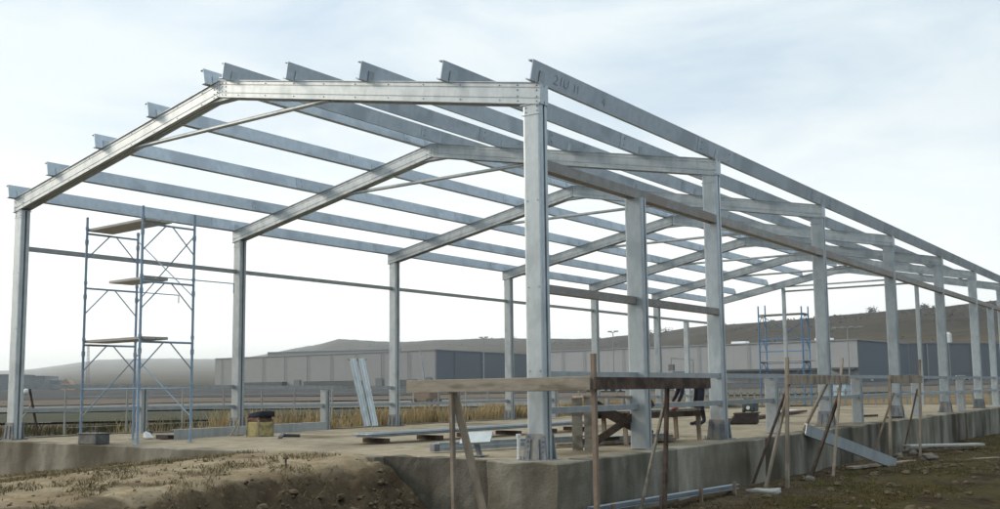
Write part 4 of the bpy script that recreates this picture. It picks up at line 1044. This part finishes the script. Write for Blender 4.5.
b = MB(); b.box((v.x-1.3,v.y-1.0,v.z+.3), (v.x+1.3,v.y+1.0,v.z+1.7)); b.build('cab', M['wood_red'], cr_, .1)
for sx in (-1.1, 1.1):
    b = MB(); b.tube((v.x+sx,v.y-1.1,v.z+.35), (v.x+sx,v.y+1.1,v.z+.35), .36, 10); b.build('wheel', M['black'], cr_)

# parked cars, cabin
def car(label, az, d, paint, heading, van=False, zoff=0):
    v = polar(az, d); v.z += zoff
    r = thing('parked_van' if van else 'parked_car', label, 'van' if van else 'car', (v.x, v.y, v.z), 'vehicles parked by the halls', 0)
    def T_(x, y, z): return (v.x+x*math.cos(heading)-y*math.sin(heading), v.y+x*math.sin(heading)+y*math.cos(heading), v.z+z)
    sil = [(-2.1,.35),(2.1,.35),(2.15,.75),(1.35,.92),(.75,1.42),(-1.1,1.46),(-1.75,.98),(-2.12,.9)] if not van else [(-2.4,.4),(2.4,.4),(2.45,1.0),(1.7,1.25),(1.2,2.05),(-2.4,2.1)]
    n = len(sil); b = MB(); b.add([T_(x,-.85,z) for x, z in sil]+[T_(x,.85,z) for x, z in sil], [(i,(i+1)%n,n+(i+1)%n,n+i) for i in range(n)]+[tuple(range(n-1,-1,-1)), tuple(range(n,2*n))]); b.build('body', M[paint], r, .06)
    win = [(-1.3,.98),(1.1,.98),(.68,1.36),(-1.02,1.39)] if not van else [(.2,1.3),(1.5,1.3),(1.15,1.9),(.2,1.9)]
    for y_ in (-.862, .862):
        s_ = .01 if y_ > 0 else -.01; b = MB(); b.add([T_(x,y_,z) for x, z in win]+[T_(x,y_-s_*1.5,z) for x, z in win], [(0,1,2,3),(4,5,6,7),(0,1,5,4),(1,2,6,5),(2,3,7,6),(3,0,4,7)]); b.build('window', M['glass'], r)
    for x_ in ((-1.35, 1.35) if not van else (-1.6, 1.6)):
        for y_ in (-.8, .8):
            b = MB(); b.tube(T_(x_,y_-.1,.32), T_(x_,y_+.1,.32), .32, 12); b.build('wheel', M['black'], r)
car('white van parked left of the others beyond the corner stake', 30.1, 185, 'car_white', .5, True)
car('dark car parked between the vans beyond the trestle', 29.3, 190, 'car_dark', .4)
car('pale car parked just left of the bay post', 28.4, 185, 'car_white', .6)
car('dark car parked behind the trestle braces', 28.85, 195, 'car_dark', .3)
car('white van parked beyond the work table', 25.0, 180, 'car_white', .3, True)
car('white car parked high by the dark hall corner', 15.3, 285, 'car_white', .3)
car('pale car parked in front of the white car', 15.75, 275, 'car_white', .2)
car('dark van parked against the blue grey hall', 13.2, 250, 'car_dark', .2, True)
car('white car parked alone near the right hall', 11.05, 290, 'car_white', .3)
v = polar(16.85, 120)
cb = thing('site_cabin', 'pale blue site cabin behind the second profile board', 'cabin', (v.x, v.y, v.z))
b = MB(); b.box((v.x-.7,v.y-1.2,v.z+.05), (v.x+.7,v.y+1.2,v.z+1.75)); b.build('body', M['cabin'], cb, .05)
b = MB(); b.box((v.x-.78,v.y-1.28,v.z+1.75), (v.x+.78,v.y+1.28,v.z+1.86)); b.build('roof', M['roof_white'], cb)
b = MB(); b.box((v.x-.3,v.y-1.225,v.z+.1), (v.x+.3,v.y-1.2,v.z+1.6)); b.build('door', M['cabin'], cb)

# bushes along the ridge
def bush(label, az, d, el, w, h):
    v = polar(az, d, 0); z0 = elev(el, d)
    r = thing('ridge_bush', label, 'bush', (v.x, v.y, z0), 'bushes on the skyline')
    b = MB(); b.tube((v.x,v.y,z0-2), (v.x,v.y,z0+h*.6), .35, 6, .12); b.build('trunk', M['bark'], r)
    b = MB(); rr = random.Random(int(az*100))
    for i in range(260):
        u = Vector((rr.gauss(0,.42), rr.gauss(0,.42), abs(rr.gauss(.45,.28)))); p = Vector((v.x+u.x*w, v.y+u.y*w, z0+u.z*h)); s_ = rr.uniform(.3,.9)
        a_ = Vector((rr.uniform(-1,1),rr.uniform(-1,1),rr.uniform(-1,1))).normalized(); c_ = a_.cross(Vector((rr.uniform(-1,1),rr.uniform(-1,1),.3))).normalized()
        b.add([p+a_*s_, p+c_*s_*.6, p-a_*s_, p-c_*s_*.6], [(0,1,2,3)])
    b.build('crown', M['bush'], r)
bush('dark bush on the skyline beside the far left post', 27.1, 1165, 2.78, 7, 7)
bush('low wide bush on the skyline right of the first one', 26.2, 1150, 2.88, 11, 7)
bush('little bush on the skyline above the dark hall corner', 15.2, 918, 3.74, 5, 5)
bush('lone bush on the skyline near the right columns', 12.6, 880, 3.85, 4, 4)
bush('faint bush on the left skyline beside the dark hall', 34.9, 1400, 2.68, 8, 6)

# ------------------------------------------------------------------ vegetation on the site (nobody could count it)
def blades(name, m, spots, h0, h1, lean, w0=.006):
    b = MB(); rr = random.Random(hash(name) % 1000 if False else len(name)*17)
    for (x, y, s_) in spots:
        z = near_z(x, y)-.01; h = rr.uniform(h0, h1)*s_; a = rr.uniform(0, 6.28); l_ = rr.uniform(0, lean)*h
        dx, dy = math.cos(a)*l_, math.sin(a)*l_; q = rr.uniform(0, 6.28); wx, wy = math.cos(q)*w0*rr.uniform(.6,1.5), math.sin(q)*w0*rr.uniform(.6,1.5)
        b.add([(x-wx,y-wy,z),(x+wx,y+wy,z),(x+dx*.4+wx*.7,y+dy*.4+wy*.7,z+h*.62),(x+dx*.4-wx*.7,y+dy*.4-wy*.7,z+h*.62),(x+dx,y+dy,z+h)], [(0,1,2,3),(3,2,4)])
    me = bpy.data.meshes.new(name); me.from_pydata(b.v, [], b.f); me.materials.append(m)
    o = bpy.data.objects.new(name, me); COL.objects.link(o); o['kind'] = 'stuff'; return o
rr = random.Random(5)
reed = []
while len(reed) < 15000:
    y = rr.uniform(3.5, 34); x = -.35-abs(rr.gauss(0, 1.1))
    if mnoise.noise((x*.9, y*.55, 2)) + .35*rr.random() + (.22 if y > 6 else -.3) < .12: continue
    if x < -4: continue
    reed.append((x, y, .8+.9*mnoise.noise((x*1.1, y*.8, 7))+.1))
blades('dry_reeds', M['reed'], reed, .30, .72, .45, .011)
scr = []
while len(scr) < 9000:
    x, y = rr.uniform(-16, -.3), rr.uniform(-6, 30)
    if y > 5 and x > -3.2 and rr.random() < .55: continue
    if mnoise.noise((x*.5, y*.5, 5)) < -.1: continue
    scr.append((x, y, 1))
blades('low_scrub', M['scrub'], scr, .10, .38, .8, .016)
gs = []
while len(gs) < 60000:
    x, y = rr.uniform(12.7, 19.5), rr.uniform(-3, 26)
    if x < 13.2 and rr.random() < .6: continue
    if mnoise.noise((x*.8, y*.45, 1)) + .5*mnoise.noise((x*3, y*2, 4)) < -.02: continue
    gs.append((x, y, 1))
blades('turf_grass', M['grass'], gs, .015, .06, 1.6, .005)
dm = []
while len(dm) < 24000:
    x, y = rr.uniform(2, 11.3), rr.uniform(-7, -.5)
    if mnoise.noise((x*1.3, y*1.3, 11)) + .6*mnoise.noise((x*5, y*5, 2)) + (.02 if x > 9.9 else 0) + .3*rr.random() < .30: continue
    dm.append((x, y, 1))
blades('dead_grass', M['straw'], dm, .012, .075, 1.9, .005)
# clods and small stones on the dug soil
b = MB(); rr = random.Random(9)
for i in range(4200):
    if rr.random() < .6: x, y = rr.uniform(10.0, 12.6), rr.uniform(-7, -.45)
    else: x, y = rr.uniform(12.5, 15.5), rr.uniform(-2, 22)
    if rr.random() < .10: x, y = rr.uniform(3, 10.2), rr.uniform(-6.5, -.5)
    s_ = rr.uniform(.006, .02)*(3.2 if x > 9.5 and rr.random() < .14 else 1.6 if rr.random() < .12 else 1)
    c_ = Vector((x, y, near_z(x, y)+s_*.25)); n0 = len(b.v); b.ball(c_, s_, (rr.uniform(.8,1.4), rr.uniform(.8,1.4), rr.uniform(.5,.9)), 7, 4)
    b.v[n0:] = [tuple(Vector(v)+(Vector(v)-c_)*(.7*mnoise.noise((Vector(v)-c_)/s_*1.3+Vector((i,0,0))))) for v in b.v[n0:]]
M['clod'] = mat('soil_clods', (.085,.062,.04), (.155,.12,.08), 8, .97)
cl = b.build('soil_clods', M['clod']); cl['kind'] = 'stuff'
